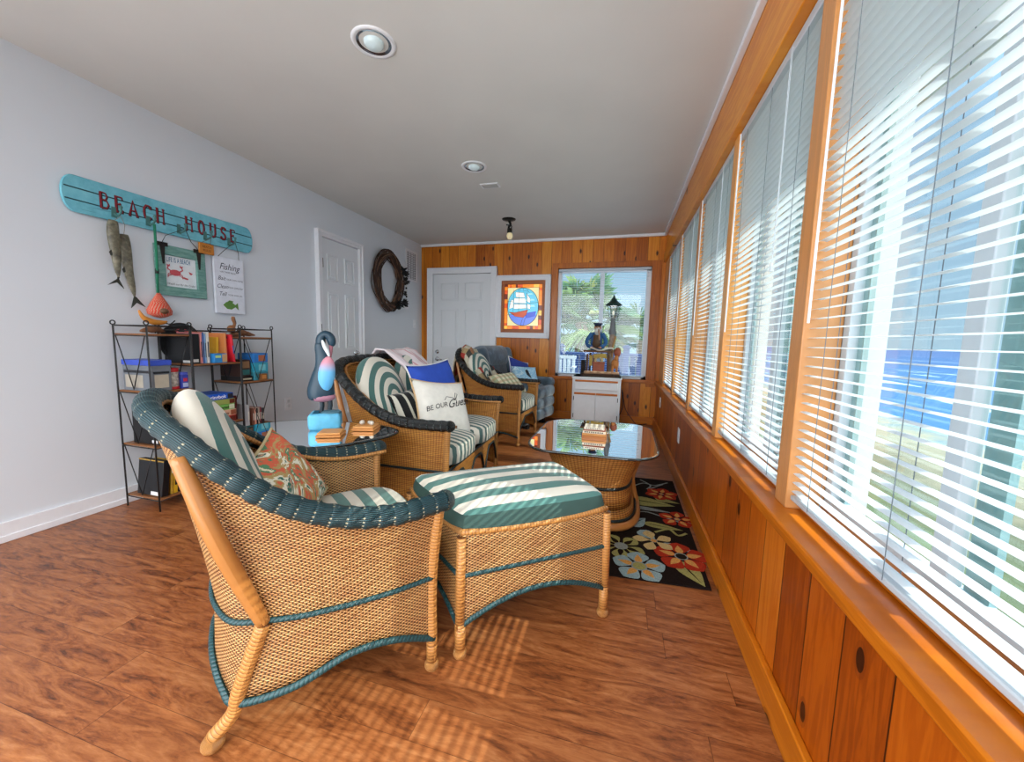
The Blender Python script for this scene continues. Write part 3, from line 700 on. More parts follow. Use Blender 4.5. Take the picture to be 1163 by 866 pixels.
# --- ottoman (own local frame, corners measured on the floor)
OC = Vector((-.395, 1.42, 0))
ott = thing('wicker_ottoman', 'square wicker ottoman with wide striped cushion between armchair and coffee table', 'ottoman', OC)
q = [Vector((-.462, 1.098, 0)) - OC, Vector((-.022, 1.438, 0)) - OC, Vector((-.261, 1.757, 0)) - OC, Vector((-.80, 1.36, 0)) - OC]
def ring(fz, inset=0.0, K=14):
    P = []; Tt = []
    for i in range(4):
        a, b = q[i] * (1 - inset), q[(i + 1) % 4] * (1 - inset)
        for k in range(K):
            t = k / K; P.append(a.lerp(b, t) + Vector((0, 0, fz(t)))); Tt.append(t)
    return P
rows = []; uvs = []; zt, zm = .425, .292
zbf = lambda t: .112 + .085 * sin(pi * t) ** .8
L = [0]; R0 = ring(lambda t: 0)
for i in range(1, len(R0) + 1): L.append(L[-1] + (R0[i % len(R0)] - R0[i - 1]).length)
for s in [0, .25, .5, .75, 1]:
    r = ring(lambda t: zt + .012 * (2 * t - 1) ** 2 + (zm - zt) * s, .0); rows.append(r + [r[0]]); uvs.append([(L[i], (r + [r[0]])[i].z) for i in range(len(r) + 1)])
for s in [.25, .5, .75, 1]:
    r = ring(lambda t: zm + (zbf(t) - zm) * s, -.02 * s); rows.append(r + [r[0]]); uvs.append([(L[i], (r + [r[0]])[i].z) for i in range(len(r) + 1)])
MB().grid(rows, 0, uvs).build('woven_body', M_WICK, ott, smooth='auto', solid=.014)
e = MB(); e.tube(ring(lambda t: zt + .014 * (2 * t - 1) ** 2), .011, 8, closed=True); e.build('rim', M_WRAP, ott, smooth=True)
e = MB(); r_ = ring(lambda t: zm); e.tube([p * 1.03 + Vector((0, 0, zm * -.03)) for p in r_], .008, 8, closed=True); e.build('waist_braid', M_BAND, ott, smooth=True)
e = MB(); e.tube([Vector((p.x * 1.045, p.y * 1.045, p.z)) for p in ring(zbf)], .010, 8, closed=True); e.build('bottom_braid', M_BAND, ott, smooth=True)
for p in q:
    MB().tube([(p.x * 1.01, p.y * 1.01, zt), (p.x * 1.02, p.y * 1.02, zm), (p.x * 1.025, p.y * 1.025, .11)], .016, 12).build('corner_post', M_WRAP, ott, smooth=True)
    zr = .010 if p.y > .1 and p.x > -.35 else 0
    lg = MB().tube([(p.x * 1.02, p.y * 1.02, .13), (p.x * 1.02, p.y * 1.02, .035 + zr)], .0175, 12); lg.ball((p.x * 1.02, p.y * 1.02, .021 + zr), (.023, .023, .021)); lg.build('leg', M_WRAP, ott, smooth=True)
# cushion shaped to the quad
cm = MB(); rows = []; uvs = []; levels = [(.0, .40, 0), (.97, .40, 0), (1.02, .42, 1), (1.04, .455, 1), (1.01, .49, 1), (.95, .505, 2), (.7, .52, 2), (.35, .53, 2), (0, .532, 2)]
dA = (q[1] - q[0]).normalized(); dN = Vector((-dA.y, dA.x, 0)); K = 16
for s, z, k in levels:
    r = []
    for i in range(4):
        for j in range(K):
            t = j / K; a, b = q[i], q[(i + 1) % 4]; p = a.lerp(b, t)
            cr_ = 1 - .045 * (abs(2 * t - 1) ** 6); pp = p * s * .99 * cr_
            r.append(Vector((pp.x, pp.y, z - .018 * (s > .9) * 0)))
    r.append(r[0]); rows.append(r); uvs.append([(p.dot(dN), p.dot(dA)) for p in r])
cm.grid(rows[4:], 0, uvs[4:]); cm.build('cushion', stripes('#54807a', '#e6e1d2', .092, 'u', off=.62), ott, smooth=True)
cm = MB(); cm.grid(rows[:5], 0, uvs[:5]); cm.build('cushion_border', plain('#36544f', .85, name='green_canvas'), ott, smooth=True)

# --- loveseat
T = [(.50, .03, .60), (.50, -.12, .597), (.50, -.28, .61), (.49, -.44, .665), (.475, -.58, .76), (.45, -.68, .85), (.36, -.735, .90), (.18, -.75, .915), (0, -.752, .917)]
Mm = [(.49, 0, .345), (.49, -.12, .345), (.485, -.25, .345), (.48, -.38, .345), (.465, -.50, .345), (.43, -.56, .345), (.33, -.58, .345), (.16, -.58, .345), (0, -.58, .345)]
B = [(.49, 0, .09), (.49, -.12, .12), (.485, -.25, .13), (.48, -.40, .12), (.46, -.52, .09), (.42, -.58, .11), (.32, -.59, .14), (.16, -.59, .14), (0, -.59, .11)]
LV = (-.895, 2.33, 0)
love = wicker_seat('wicker_loveseat', 'golden wicker loveseat with dark rolled arms and green striped cushions behind the glass end table', 'loveseat', LV, 2, T, Mm, B, .345, 3, M_WICK2, seg=90, roll_r=.030, roll_back=.030, pole=.012, rmat=M_ROLLK, rear_foot=(0, -.04))
for s in (-1, 1):
    cushion(love, 'seat_cushion', M_STRN, Matrix.Translation((.235 * s, -.235, .35)), .235, .275, .12, crown=.6, ex=4)
    Mb = Matrix.Translation((.215 * s, -.50, .46)) @ Matrix.Rotation(radians(20), 4, 'X') @ Matrix.Translation((0, 0, .24)) @ Matrix.Rotation(radians(90), 4, 'X')
    back_cushion(love, stripes('#4f756f', '#e4dfd0', .078, 'u', ring=(1.25, -.05), off=.2), Mb @ Matrix.Translation((0, 0, -.045)), .225, .25, .16)
M_OFFW = plain('#e9e6dc', .9, name='off_white_canvas', sheen=.2)
def be_our_guest(root, M):
    mb = MB(); fn = lambda x, y: M @ Vector((x, y, .003 + .065 * max(0, 1 - (x / .215) ** 4) ** .6 * max(0, 1 - (y / .20) ** 4) ** .6))
    add_text(mb, 'BE OUR', .046, lambda x, y: fn(x - .082, y - .028 + x * .22), shear=.1)
    add_text(mb, 'Guest', .078, lambda x, y: fn(x + .088, y - .005 + x * .22), shear=.45, bold=.0)
    ribbon(mb, [(-.02, .03), (.0, .055), (.04, .05), (.07, .04), (.09, .075), (.075, .085), (.066, .06), (.075, .01)], .004, fn)
    mb.build('lettering', plain('#15161a', .8), root)
pillow('throw_pillow', 'white canvas pillow lettered BE OUR Guest on the loveseat seat', 'pillow', (-1.10, 2.26, .610), -26, 28, -8, .41, .39, .13, M_OFFW, plain('#d2b184', .8), deco=be_our_guest)
pillow('throw_pillow', 'royal blue pillow with white and navy border behind the lettered pillow', 'pillow', (-1.22, 2.42, .70), -15, 20, 4, .44, .42, .12, plain('#2b50b8', .85, name='blue_canvas'), plain('#e8e8e6', .8))
pillow('throw_pillow', 'black and white striped pillow tucked low behind the white lettered pillow', 'pillow', (-1.26, 2.20, .58), -10, 22, 8, .36, .34, .10, stripes('#17191c', '#d9d6c8', .07, 'u', name='black_striped_fabric', duty=.7))
# pink striped throw over the loveseat back
th = thing('throw_blanket', 'pink and white striped throw draped over the back of the loveseat', 'blanket', (-1.53, 2.47, .815))
rows = []; uvs = []
prof = [(-.205, -.16), (-.21, -.05), (-.19, .08), (-.13, .158), (-.05, .165), (.02, .12), (.10, .06), (.17, -.02), (.23, -.12), (.27, -.17)]
K = 14
for i, (px, pz) in enumerate(prof):
    r = []; u = []
    for j in range(K + 1):
        t = j / K; y = -.16 + .46 * t; w = .010 * sin(t * 19 + i) + .012 * sin(t * 7 + i * .7)
        r.append((px + w + (.02 if 2 < i < 7 else .05) * sin(t * 3), y + (i / 9) * .06 * (1 - t), pz + w * .7 - (.03 * t if i > 3 else 0))); u.append((t * .5, i * .08))
    rows.append(r); uvs.append(u)
MB().grid(rows, 0, uvs).build('cloth', stripes('#ecdfe2', '#d9a7ac', .085, 'u', duty=.82, name='pink_striped_cloth'), th, smooth=True, solid=.010)

# --- second armchair
T = [(.31, .03, .60), (.31, -.12, .60), (.31, -.30, .61), (.305, -.46, .665), (.29, -.60, .76), (.25, -.70, .86), (.15, -.745, .93), (0, -.755, .945)]
Mm = [(.30, 0, .335), (.30, -.12, .335), (.30, -.25, .335), (.295, -.38, .335), (.285, -.50, .335), (.24, -.56, .335), (.13, -.58, .335), (0, -.58, .335)]
B = [(.30, 0, .09), (.30, -.12, .12), (.30, -.25, .13), (.295, -.40, .12), (.28, -.53, .09), (.23, -.58, .11), (.13, -.59, .14), (0, -.59, .14)]
C3 = (-.925, 3.95, 0)
ch3 = wicker_seat('wicker_armchair', 'golden wicker armchair with black rolled arms and plaid quilt, beside the blue recliner', 'armchair', C3, -4, T, Mm, B, .335, 1, M_WICK2, roll_r=.030, roll_back=.03, pole=.012, rmat=M_ROLLK, rear_foot=(0, -.04))
cushion(ch3, 'seat_cushion', M_STRN, Matrix.Translation((0, -.22, .34)), .27, .26, .13, crown=.6, ex=4)
Mb = Matrix.Translation((0, -.52, .46)) @ Matrix.Rotation(radians(18), 4, 'X') @ Matrix.Translation((0, 0, .22)) @ Matrix.Rotation(radians(90), 4, 'X')
back_cushion(ch3, stripes('#4f756f', '#e4dfd0', .07, 'u', ring=(1.3, -.05)), Mb @ Matrix.Translation((0, 0, -.045)), .25, .25, .14)
qm = NT('patchwork_quilt'); _v = qm.co('UV'); _u, _w, _ = qm.sep(_v)
_h = qm.white(qm.comb(qm.m('FLOOR', qm.m('MULTIPLY', _u, 14.0)), qm.m('FLOOR', qm.m('MULTIPLY', _w, 14.0)), 0.0)); _nz = qm.noise(_v, 60, 3)
_c = qm.ramp(_h, [(0, '#c9b184'), (.2, '#e3d9bd'), (.4, '#4d4a42'), (.55, '#c98f68'), (.7, '#e9e2cc'), (.85, '#8f9a6a'), (.95, '#c4453a')], 'CONSTANT')
_c = qm.mix(qm.m('MULTIPLY', _nz, .8), _c, '#8a7d66', 'MULTIPLY'); M_QUILT = qm.fin(_c, .9, bump=_nz, bs=.3)
qt = thing('quilt', 'patchwork quilt draped over the back of the second wicker armchair', 'quilt', (-1.49, 3.98, .70))
rows = []; uvs = []; prof = [(-.265, -.20), (-.26, .02), (-.235, .22), (-.17, .29), (-.09, .27), (-.02, .16), (.05, .04), (.12, -.07), (.20, -.12), (.28, -.13)]
for i, (px, pz) in enumerate(prof):
    r = []; u = []
    for j in range(K + 1):
        t = j / K; w = .012 * sin(t * 16 + i * .8); r.append((px + w, -.20 + .50 * t + .02 * sin(i), pz + w - .16 * abs(t - .42) ** 2 * 4 * (i < 6))); u.append((t * .6, i * .09))
    rows.append(r); uvs.append(u)
MB().grid(rows, 0, uvs).build('cloth', M_QUILT, qt, smooth=True, solid=.014)
pl = NT('plaid_fabric'); _u, _w, _ = pl.sep(pl.co('UV'))
_a = pl.m('GREATER_THAN', pl.m('SINE', pl.m('MULTIPLY', _u, 110.0)), .1); _b2 = pl.m('GREATER_THAN', pl.m('SINE', pl.m('MULTIPLY', _w, 110.0)), .1)
_c = pl.mix(pl.m('MULTIPLY', _a, .6), '#e2dcc0', '#6f8a5a'); _c = pl.mix(pl.m('MULTIPLY', _b2, .45), _c, '#b98a5a'); M_PLAID = pl.fin(_c, .9)
pillow('throw_pillow', 'green and tan plaid pillow with red corner on the second armchair', 'pillow', (-1.13, 3.88, .60), -30, 48, 5, .38, .30, .12, M_PLAID)

# --- recliner
def rbox(mb, c, d, r, M=None, n=4, mat=0):
    """rounded box"""
    rows = []; hx, hy, hz = [k / 2 - r for k in d]; K = 24
    T_ = Matrix.Translation(c) @ (M.to_4x4() if M else Matrix.Identity(4))
    for i in range(2 * n + 2):
        th_ = -pi / 2 + pi * (i if i <= n else i - 1) / (2 * n); zz = (-hz if i <= n else hz) + r * sin(th_); rr = r * cos(th_); row = []
        for j in range(K):
            a = 2 * pi * (j + .5) / K; row.append(T_ @ Vector(((hx if cos(a) > 0 else -hx) + rr * cos(a), (hy if sin(a) > 0 else -hy) + rr * sin(a), zz)))
        rows.append(row)
    mb.grid(rows, mat, None, closed=True); n_ = len(mb.v)
    return mb
g = NT('blue_grey_plush'); _nz = g.noise(g.co(), 7, 5, .6, .4); _n2 = g.noise(g.co(), 120, 3)
M_PLUSH = g.fin(g.ramp(_nz, [(.3, '#36444f'), (.55, '#4d5f6e'), (.75, '#71879a')]), .85, bump=g.m('ADD', _nz, g.m('MULTIPLY', _n2, .1)), bs=.5, bd=.02, sheen=.5)
rc = thing('recliner', 'blue-grey plush recliner with rolled footrest, by the white back door', 'recliner', (-1.27, 4.73, 0), radians(-12) - pi / 2)
m = MB(); rbox(m, (0, 0, .24), (.58, .70, .30), .05).build('base', M_PLUSH, rc, smooth=True)
m = MB(); rbox(m, (0, .04, .43), (.54, .56, .16), .07).build('seat_cushion', M_PLUSH, rc, smooth=True)
for s in (-1, 1):
    m = MB(); rbox(m, (s * .35, .0, .32), (.17, .74, .52), .075); rbox(m, (s * .35, .0, .52), (.20, .76, .14), .065); m.build('armrest', M_PLUSH, rc, smooth=True)
Rb = Matrix.Rotation(radians(14), 3, 'X')
m = MB()
rbox(m, (0, -.36, .66), (.60, .20, .46), .085, Rb); rbox(m, (0, -.385, .84), (.70, .26, .30), .12, Rb)
for s in (-1, 1): rbox(m, (s * .31, -.34, .74), (.14, .26, .44), .065, Rb)
m.build('backrest', M_PLUSH, rc, smooth=True)
for z in (.18, .31, .44):
    m = MB(); rbox(m, (0, .395, z), (.52, .11, .14), .05); m.build('footrest_pad', M_PLUSH, rc, smooth=True)
m = MB()
for x in (-.24, .24): 
    for y in (-.25, .28): m.box(x - .03, x + .03, y - .03, y + .03, 0, .10)
m.build('feet', M_DARK, rc)
M_NAVY = plain('#2a3a8a', .85, name='navy_canvas')
pillow('throw_pillow', 'navy pillow with white border standing in the recliner behind the gull pillow', 'pillow', (-1.22, 4.72, .66), -25, 25, -18, .36, .36, .11, M_NAVY, plain('#e8e8e6', .8))
def gull(root, M):
    mb = MB(); fn = lambda x, y: M @ Vector((x, y, .060)); q_ = [(-.02, .05), (.0, .065), (.02, .05), (.03, .01), (.05, -.05), (.02, -.03), (-.01, 0)]
    mb.prism(q_, fn, M.to_3x3() @ Vector((0, 0, .004))); mb.build('gull_print', plain('#1d232b', .8), root)
    m2 = MB(); m2.prism([(.03, -.06), (.09, -.06), (.09, -.08), (.03, -.08)], fn, M.to_3x3() @ Vector((0, 0, .004))); m2.build('red_print', plain('#7a2438', .8), root)
pillow('throw_pillow', 'light blue pillow with a dark bird print leaning in the recliner', 'pillow', (-1.10, 4.52, .63), -45, 30, -4, .36, .27, .12, fabric_noise(['#7fb0cf', '#a9cfe2', '#8fbcd8', '#c5dce6', '#6f9fc2'], 9, 'sky_blue_print', 'noise'), deco=gull)

# ------------------------------------------------------------------ glass tables
def poly_round(pts, r, k=5):
    out = []; n = len(pts)
    for i in range(n):
        a, b, c = (Vector(pts[(i + j) % n]) for j in (-1, 0, 1)); u = (a - b).normalized(); v = (c - b).normalized(); rr = min(r, (a - b).length * .45, (c - b).length * .45)
        for j in range(k + 1):
            t = j / k; p = (b + u * rr) * (1 - t) ** 2 + b * 2 * t * (1 - t) + (b + v * rr) * t * t; out.append(p)
    return out
def glass_table(name, label, loc, outline, zt, base_top, base_waist, base_bot, zw, poles=True):
    root = thing(name, label, 'table', loc)
    pts = poly_round(outline, .10); n = len(pts); t = .012
    rows = [[(p.x * s, p.y * s, z) for p in pts] for s, z in ((0, zt - t), (.985, zt - t), (1, zt - t * .6), (1, zt - t * .3), (.975, zt), (0, zt))]
    MB().grid(rows, 0, None, closed=True).build('glass_top', M_TABLEGLASS, root, weld=True)
    rim = MB().tube([(p.x * .995, p.y * .995, zt - t * .5) for p in pts], .0065, 8, closed=True); rim.build('glass_edge', glass_mat('glass_edge', (.10, .20, .20), 1.0, .02, 1.6, .05), root, smooth=True)
    rows = []; uvs = []; K = 60
    def sup(a, hx, hy, e=3.2):
        c, s = cos(a), sin(a); q = (abs(c) ** e + abs(s) ** e) ** (-1 / e); return c * q * hx, s * q * hy
    Z = [zt - t - .004, zt - .05, zt - .12, (zt + zw) / 2 - .03, zw, zw * .75, zw * .45, .10, .045]
    cx, cy = base_top[2:] if len(base_top) > 2 else (0, 0)
    def prof(z):
        if z > zw:
            s = (z - zw) / (zt - zw); s = s ** 1.25; return [base_waist[i] + (base_top[i] - base_waist[i]) * s for i in (0, 1)]
        s = ((zw - z) / zw) ** 1.3; return [base_waist[i] + (base_bot[i] - base_waist[i]) * s for i in (0, 1)]
    for z in Z:
        hx, hy = prof(z); r = []; u = []
        for j in range(K + 1):
            a = 2 * pi * j / K; x, y = sup(a, hx, hy); r.append((x, y, z)); u.append((a * (base_waist[0] + base_waist[1]) / 2 * 1.05, z))
        rows.append(r); uvs.append(u)
    MB().grid(rows, 0, uvs).build('woven_base', wicker('#e6ae5c', '#bd7a32', '#3f1e0a', pu=.018, pv=.010, name='golden_wicker_vertical', ribs=True) , root, smooth=True, solid=.012)
    def loop(z, r, g=.010):
        hx, hy = prof(z); P = [sup(2 * pi * j / K, hx + g, hy + g) for j in range(K)]; return [(x, y, z) for x, y in P]
    MB().tube(loop(zw, 0), .009, 8, closed=True).build('waist_braid', M_BANDK, root, smooth=True)
    MB().tube(loop(.052, 0), .008, 8, closed=True).build('bottom_braid', M_BANDK, root, smooth=True)
    MB().tube(loop(.024, 0, .014), .022, 10, closed=True).build('base_ring', M_CANE, root, smooth=True)
    MB().tube(loop(zt - t - .011, 0, 0), .010, 8, closed=True).build('top_rim', M_CANE, root, smooth=True)
    if poles:
        for sx in (-1, 1):
            for sy in (.12,):
                hx, hy = base_top; wx_, wy_ = base_waist; bx_, by_ = base_bot
                k = .97
                MB().tube(cr([(sx * hx * k, sy * hy * k, zt - t - .02), (sx * (wx_ + .06) * k, sy * (wy_ + .06) * k, zw + .08), (sx * (wx_ + .03) * k, sy * (wy_ + .03) * k, zw - .04), (sx * (bx_ + .02) * k, sy * (by_ + .02) * k, .03)], 16), .016, 10).build('cane_strut', M_CANE, root, smooth=True)
    return root
cx, cy = -.125, 2.48
ol = [(-.375, -.33), (-.29, -.46), (.26, -.46), (.36, -.34), (.37, .33), (.29, .46), (-.27, .46), (-.375, .33)]
glass_table('coffee_table', 'low coffee table with clipped-corner glass top and wicker base on the floral rug', (cx, cy, .012), ol, .455, (.315, .40), (.22, .31), (.265, .36), .22)
ex, ey = -1.45, 1.47
ol = [(.00, -.34), (.30, -.10), (.40, .12), (.39, .23), (.26, .30), (-.20, .30), (-.385, .14), (-.385, -.22), (-.30, -.34)]
glass_table('end_table', 'glass topped wicker end table between near armchair and loveseat, carrying the heron', (ex, ey, 0), ol, .59, (.29, .22), (.17, .15), (.21, .19), .28, poles=False)
# ------------------------------------------------------------------ rug
def flat(mb, pts, z, mat): mb.add([(x, y, z) for x, y in pts], [tuple(range(len(pts)))], mat)
def petal(cx, cy, a, l, w, r0=.0, n=10, tip=.6):
    out = []
    for i in range(2 * n):
        t = i / n if i < n else (2 * n - i) / n; s = 1 if i < n else -1
        r = r0 + l * t; h = w / 2 * sin(pi * min(1, t ** tip)) if t < 1 else 0
        out.append((cx + r * cos(a) - s * h * sin(a), cy + r * sin(a) + s * h * cos(a)))
    return out
rug = MB(); c4 = [(-.78, 1.665), (.434, 1.739), (.443, 3.10), (-.77, 3.08)]
rug.add([(x, y, z) for z in (0.001, .0085) for x, y in c4], [(3, 2, 1, 0), (4, 5, 6, 7), (0, 1, 5, 4), (1, 2, 6, 5), (2, 3, 7, 6), (3, 0, 4, 7)], 0)
RC = {'blue': 1, 'red': 2, 'olive': 3, 'cream': 4, 'grey': 5, 'dark': 6, 'gold': 7}
_lay = [0.0]
def nz_(): _lay[0] += .000025; return .0088 + _lay[0]
def flower(cx, cy, col, n, l, w, core, a0=0.0, inner=None, hole='dark'):
    for k in range(n):
        a = a0 + 2 * pi * k / n; flat(rug, petal(cx, cy, a, l, w, .01, tip=1.5), nz_(), RC[col])
        if inner: flat(rug, petal(cx, cy, a, l * .62, w * .34, .03), nz_(), RC[inner])
    z = nz_(); flat(rug, [(cx + core * 1.25 * cos(t * pi / 8), cy + core * 1.25 * sin(t * pi / 8)) for t in range(16)], z, RC['grey'])
    z = nz_(); flat(rug, [(cx + core * cos(t * pi / 8), cy + core * sin(t * pi / 8)) for t in range(16)], z, RC[hole])
def leaf(cx, cy, a, l, w, col): 
    flat(rug, petal(cx, cy, a, l, w), nz_(), RC[col]); flat(rug, petal(cx, cy, a, l * .8, w * .08, .02), nz_(), RC['dark'])
def vine(pts, w=.012, col='grey'):
    z = nz_(); ribbon(rug, [tuple(p)[:2] for p in cr([(x, y, 0) for x, y in pts], 14)], w, lambda x, y: (x, y, z), RC[col])
vine([(.20, 3.05), (.27, 2.95), (.24, 2.86), (.36, 3.0)]); vine([(.15, 2.9), (.22, 2.98), (.30, 2.96), (.40, 3.05)]); vine([(.10, 2.40), (.20, 2.46), (.30, 2.42), (.42, 2.36)])
vine([(.24, 2.2), (.32, 2.26), (.36, 2.20), (.41, 2.24)], .016, 'olive'); vine([(-.5, 2.9), (-.3, 3.0), (-.1, 2.92)]); vine([(-.7, 1.8), (-.6, 2.2), (-.7, 2.6)])
leaf(.10, 2.64, -.12, .30, .15, 'olive'); leaf(.14, 2.78, 2.7, .2, .10, 'gold'); leaf(.28, 2.70, -.25, .16, .06, 'olive'); leaf(.12, 2.52, -.1, .25, .05, 'grey')
leaf(.33, 1.93, -1.15, .20, .105, 'olive'); leaf(.18, 2.30, -.15, .22, .07, 'olive'); leaf(.26, 2.08, -.25, .18, .06, 'grey'); leaf(.10, 2.24, .9, .16, .11, 'blue'); leaf(.16, 2.2, -.9, .12, .09, 'blue')
flower(.331, 2.797, 'red', 6, .105, .085, .012, .3, 'gold', 'gold'); flower(.383, 2.41, 'red', 5, .10, .085, .014, .2, 'gold', 'gold')
flower(.345, 1.975, 'red', 5, .125, .115, .026, .35, 'gold', 'dark')
flower(.056, 1.985, 'olive', 5, .115, .085, .028, .9, 'dark', 'grey')
flower(.225, 2.095, 'cream', 5, .10, .065, .016, .6, None, 'gold')
flower(.139, 1.822, 'blue', 5, .118, .105, .030, .35, 'gold', 'olive')
for x, y, c_, n_ in ((-.60, 2.98, 'olive', 5), (-.38, 2.99, 'blue', 5), (-.20, 2.85, 'red', 5), (-.62, 2.7, 'cream', 5), (-.60, 2.3, 'blue', 5), (-.65, 1.95, 'red', 5), (-.35, 1.85, 'olive', 5), (-.12, 1.83, 'cream', 5), (-.45, 2.15, 'red', 5)):
    flower(x, y, c_, n_, .11, .09, .022, x * 5, 'gold' if c_ != 'cream' else None)
rc_ = ['#1d1512', '#8fa9ad', '#a8341f', '#99975a', '#c9b27a', '#8a9490', '#20160f', '#d09a52']
def pile(c):
    g = NT('rug_pile'); n = g.noise(g.co(), 160, 3); k = lin(c); return g.fin(g.ramp(n, [(.3, tuple(v * .75 for v in k[:3])), (.7, tuple(min(1, v * 1.2) for v in k[:3]))]), .95, bump=n, bs=.6, bd=.003, spec=.1)
tag(rug.build('area_rug', [pile(c) for c in rc_]), 'dark brown area rug with large red, blue and olive flowers under the coffee table', 'rug')

# ------------------------------------------------------------------ left wall pieces (local x runs along the wall, -y into the room)
WL = XL + .0
def wall_thing(name, label, cat, y, z, d=.0, group=None): return thing(name, label, cat, (WL + d, y, z), pi / 2, group)
SG = wall_thing('beach_house_sign', 'long turquoise plank sign reading BEACH HOUSE with five coat hooks', 'sign', 1.39, 1.80)
m = MB(); Ls, hs = 1.10, .097
out = []
for i in range(13):
    a = pi / 2 + pi * i / 12; out.append((.05 + .05 * cos(a) * 1.0 + 0, hs * sin(a)))
for i in range(13):
    a = -pi / 2 + pi * i / 12; out.append((Ls - .05 + .05 * cos(a), hs * sin(a)))
g = NT('turquoise_paint'); _n1 = g.noise(g.co(), 14, 6, .7); _n2 = g.noise(g.comb(g.m('MULTIPLY', g.sep(g.co())[0], 4.0), 0.0, g.m('MULTIPLY', g.sep(g.co())[2], 90.0)), 1.0, 5)
_c = g.ramp(_n1, [(.25, '#5aa6b8'), (.5, '#6fbccd'), (.8, '#86cfdc')]); _c = g.mix(g.m('MULTIPLY', g.m('GREATER_THAN', _n2, .64), .35), _c, '#2a5560'); M_TURQ = g.fin(_c, .6, bump=_n2, bs=.2)
m.prism(out, lambda x, z: (x, -.030, z), (0, .018, 0)); m.build('board', M_TURQ, SG, bevel=.002)
m = MB()
for z in (.030, -.034): m.box(.01, Ls - .01, -.0308, -.0290, z - .0035, z + .0035)
m.box(.10, .16, -.012, 0, -.07, .07).box(.95, 1.01, -.012, 0, -.07, .07)
m.build('plank_groove', plain('#1c4650', .7, name='dark_groove'), SG)
GL = {  # strokes on a unit-high letter, width given first
 'B': (.62, [[(.1, 0), (.1, 1)], [(.1, 1), (.4, .98), (.5, .78), (.4, .56), (.1, .54)], [(.1, .54), (.46, .5), (.56, .27), (.44, .03), (.1, 0)]], [(.02, 0), (.02, 1)]),
 'E': (.55, [[(.1, 0), (.1, 1)], [(.02, 1), (.5, 1), (.5, .84)], [(.1, .52), (.36, .52)], [(.36, .62), (.36, .42)], [(.02, 0), (.5, 0), (.52, .18)]], []),
 'A': (.7, [[(.08, 0), (.34, 1), (.60, 0)], [(.17, .34), (.52, .34)], [(.0, 0), (.18, 0)], [(.5, 0), (.7, 0)]], []),
 'C': (.62, [[(.55, .80), (.44, .97), (.26, .98), (.1, .75), (.08, .5), (.1, .25), (.26, .02), (.44, .03), (.56, .22)], [(.55, .98), (.55, .74)]], []),
 'H': (.68, [[(.1, 0), (.1, 1)], [(.56, 0), (.56, 1)], [(.1, .52), (.56, .52)], [(.0, 0), (.2, 0)], [(.0, 1), (.2, 1)], [(.46, 0), (.66, 0)], [(.46, 1), (.66, 1)]], []),
 'O': (.68, [[(.33 + .24 * sin(a * pi / 8), .5 + .5 * cos(a * pi / 8)) for a in range(17)]], []),
 'U': (.66, [[(.1, 1), (.1, .3), (.18, .06), (.33, 0), (.48, .06), (.55, .3), (.55, 1)], [(.0, 1), (.2, 1)], [(.45, 1), (.65, 1)]], []),
 'S': (.56, [[(.48, .82), (.38, .98), (.2, .97), (.08, .8), (.14, .6), (.4, .45), (.5, .26), (.4, .04), (.2, .0), (.07, .16)], [(.49, .98), (.49, .76)], [(.06, .0), (.06, .24)]], [])}
lt = MB(); lb = MB(); x = .165; Hc = .088
for w_, word, x0, x1 in ((0, 'BEACH', .152, .48), (1, 'HOUSE', .60, .952)):
    tot = sum(GL[c][0] for c in word) ; gap = ((x1 - x0) - tot * Hc * .84) / 4; x = x0
    for c in word:
        wd, st, _ = GL[c]
        for k, s_ in enumerate(st):
            for mb_, ww, dy, ox in ((lb, .0155, -.0312, .0025), (lt, .0105, -.0318, 0)):
                ww_ = ww * (.62 if k and c not in 'OCSU' else 1); ribbon(mb_, [(x + p[0] * Hc * .84, -.052 + .012 + p[1] * Hc) for p in s_], ww_, lambda a, b, dy=dy, ox=ox: (a + ox, dy, b - ox))
        x += wd * Hc * .84 + gap
lb.build('letter_shadow', plain('#14161a', .7), SG); lt.build('lettering', plain('#8a1f2b', .6, name='crimson_paint'), SG)  # black outline painted behind the crimson letters
HK = [.216, .385, .56, .729, .903]; M_VERD = plain('#4f7f7c', .5, metal=.3, name='verdigris')
for hx in HK:
    k = MB(); z = -.048
    k.prism([(hx - .013, z - .03), (hx + .013, z - .03), (hx + .010, z + .03), (hx - .010, z + .03)], lambda a, b: (a, -.030, b), (0, -.004, 0))
    k.tube(cr([(hx, -.032, z - .01), (hx, -.06, z - .022), (hx, -.088, z - .006), (hx, -.094, z + .022)], 10), .006, 8); k.ball((hx, -.094, z + .024), .009)
    k.build('hook', M_VERD, SG, smooth='auto')
def wpos(hx): return 1.39 + hx
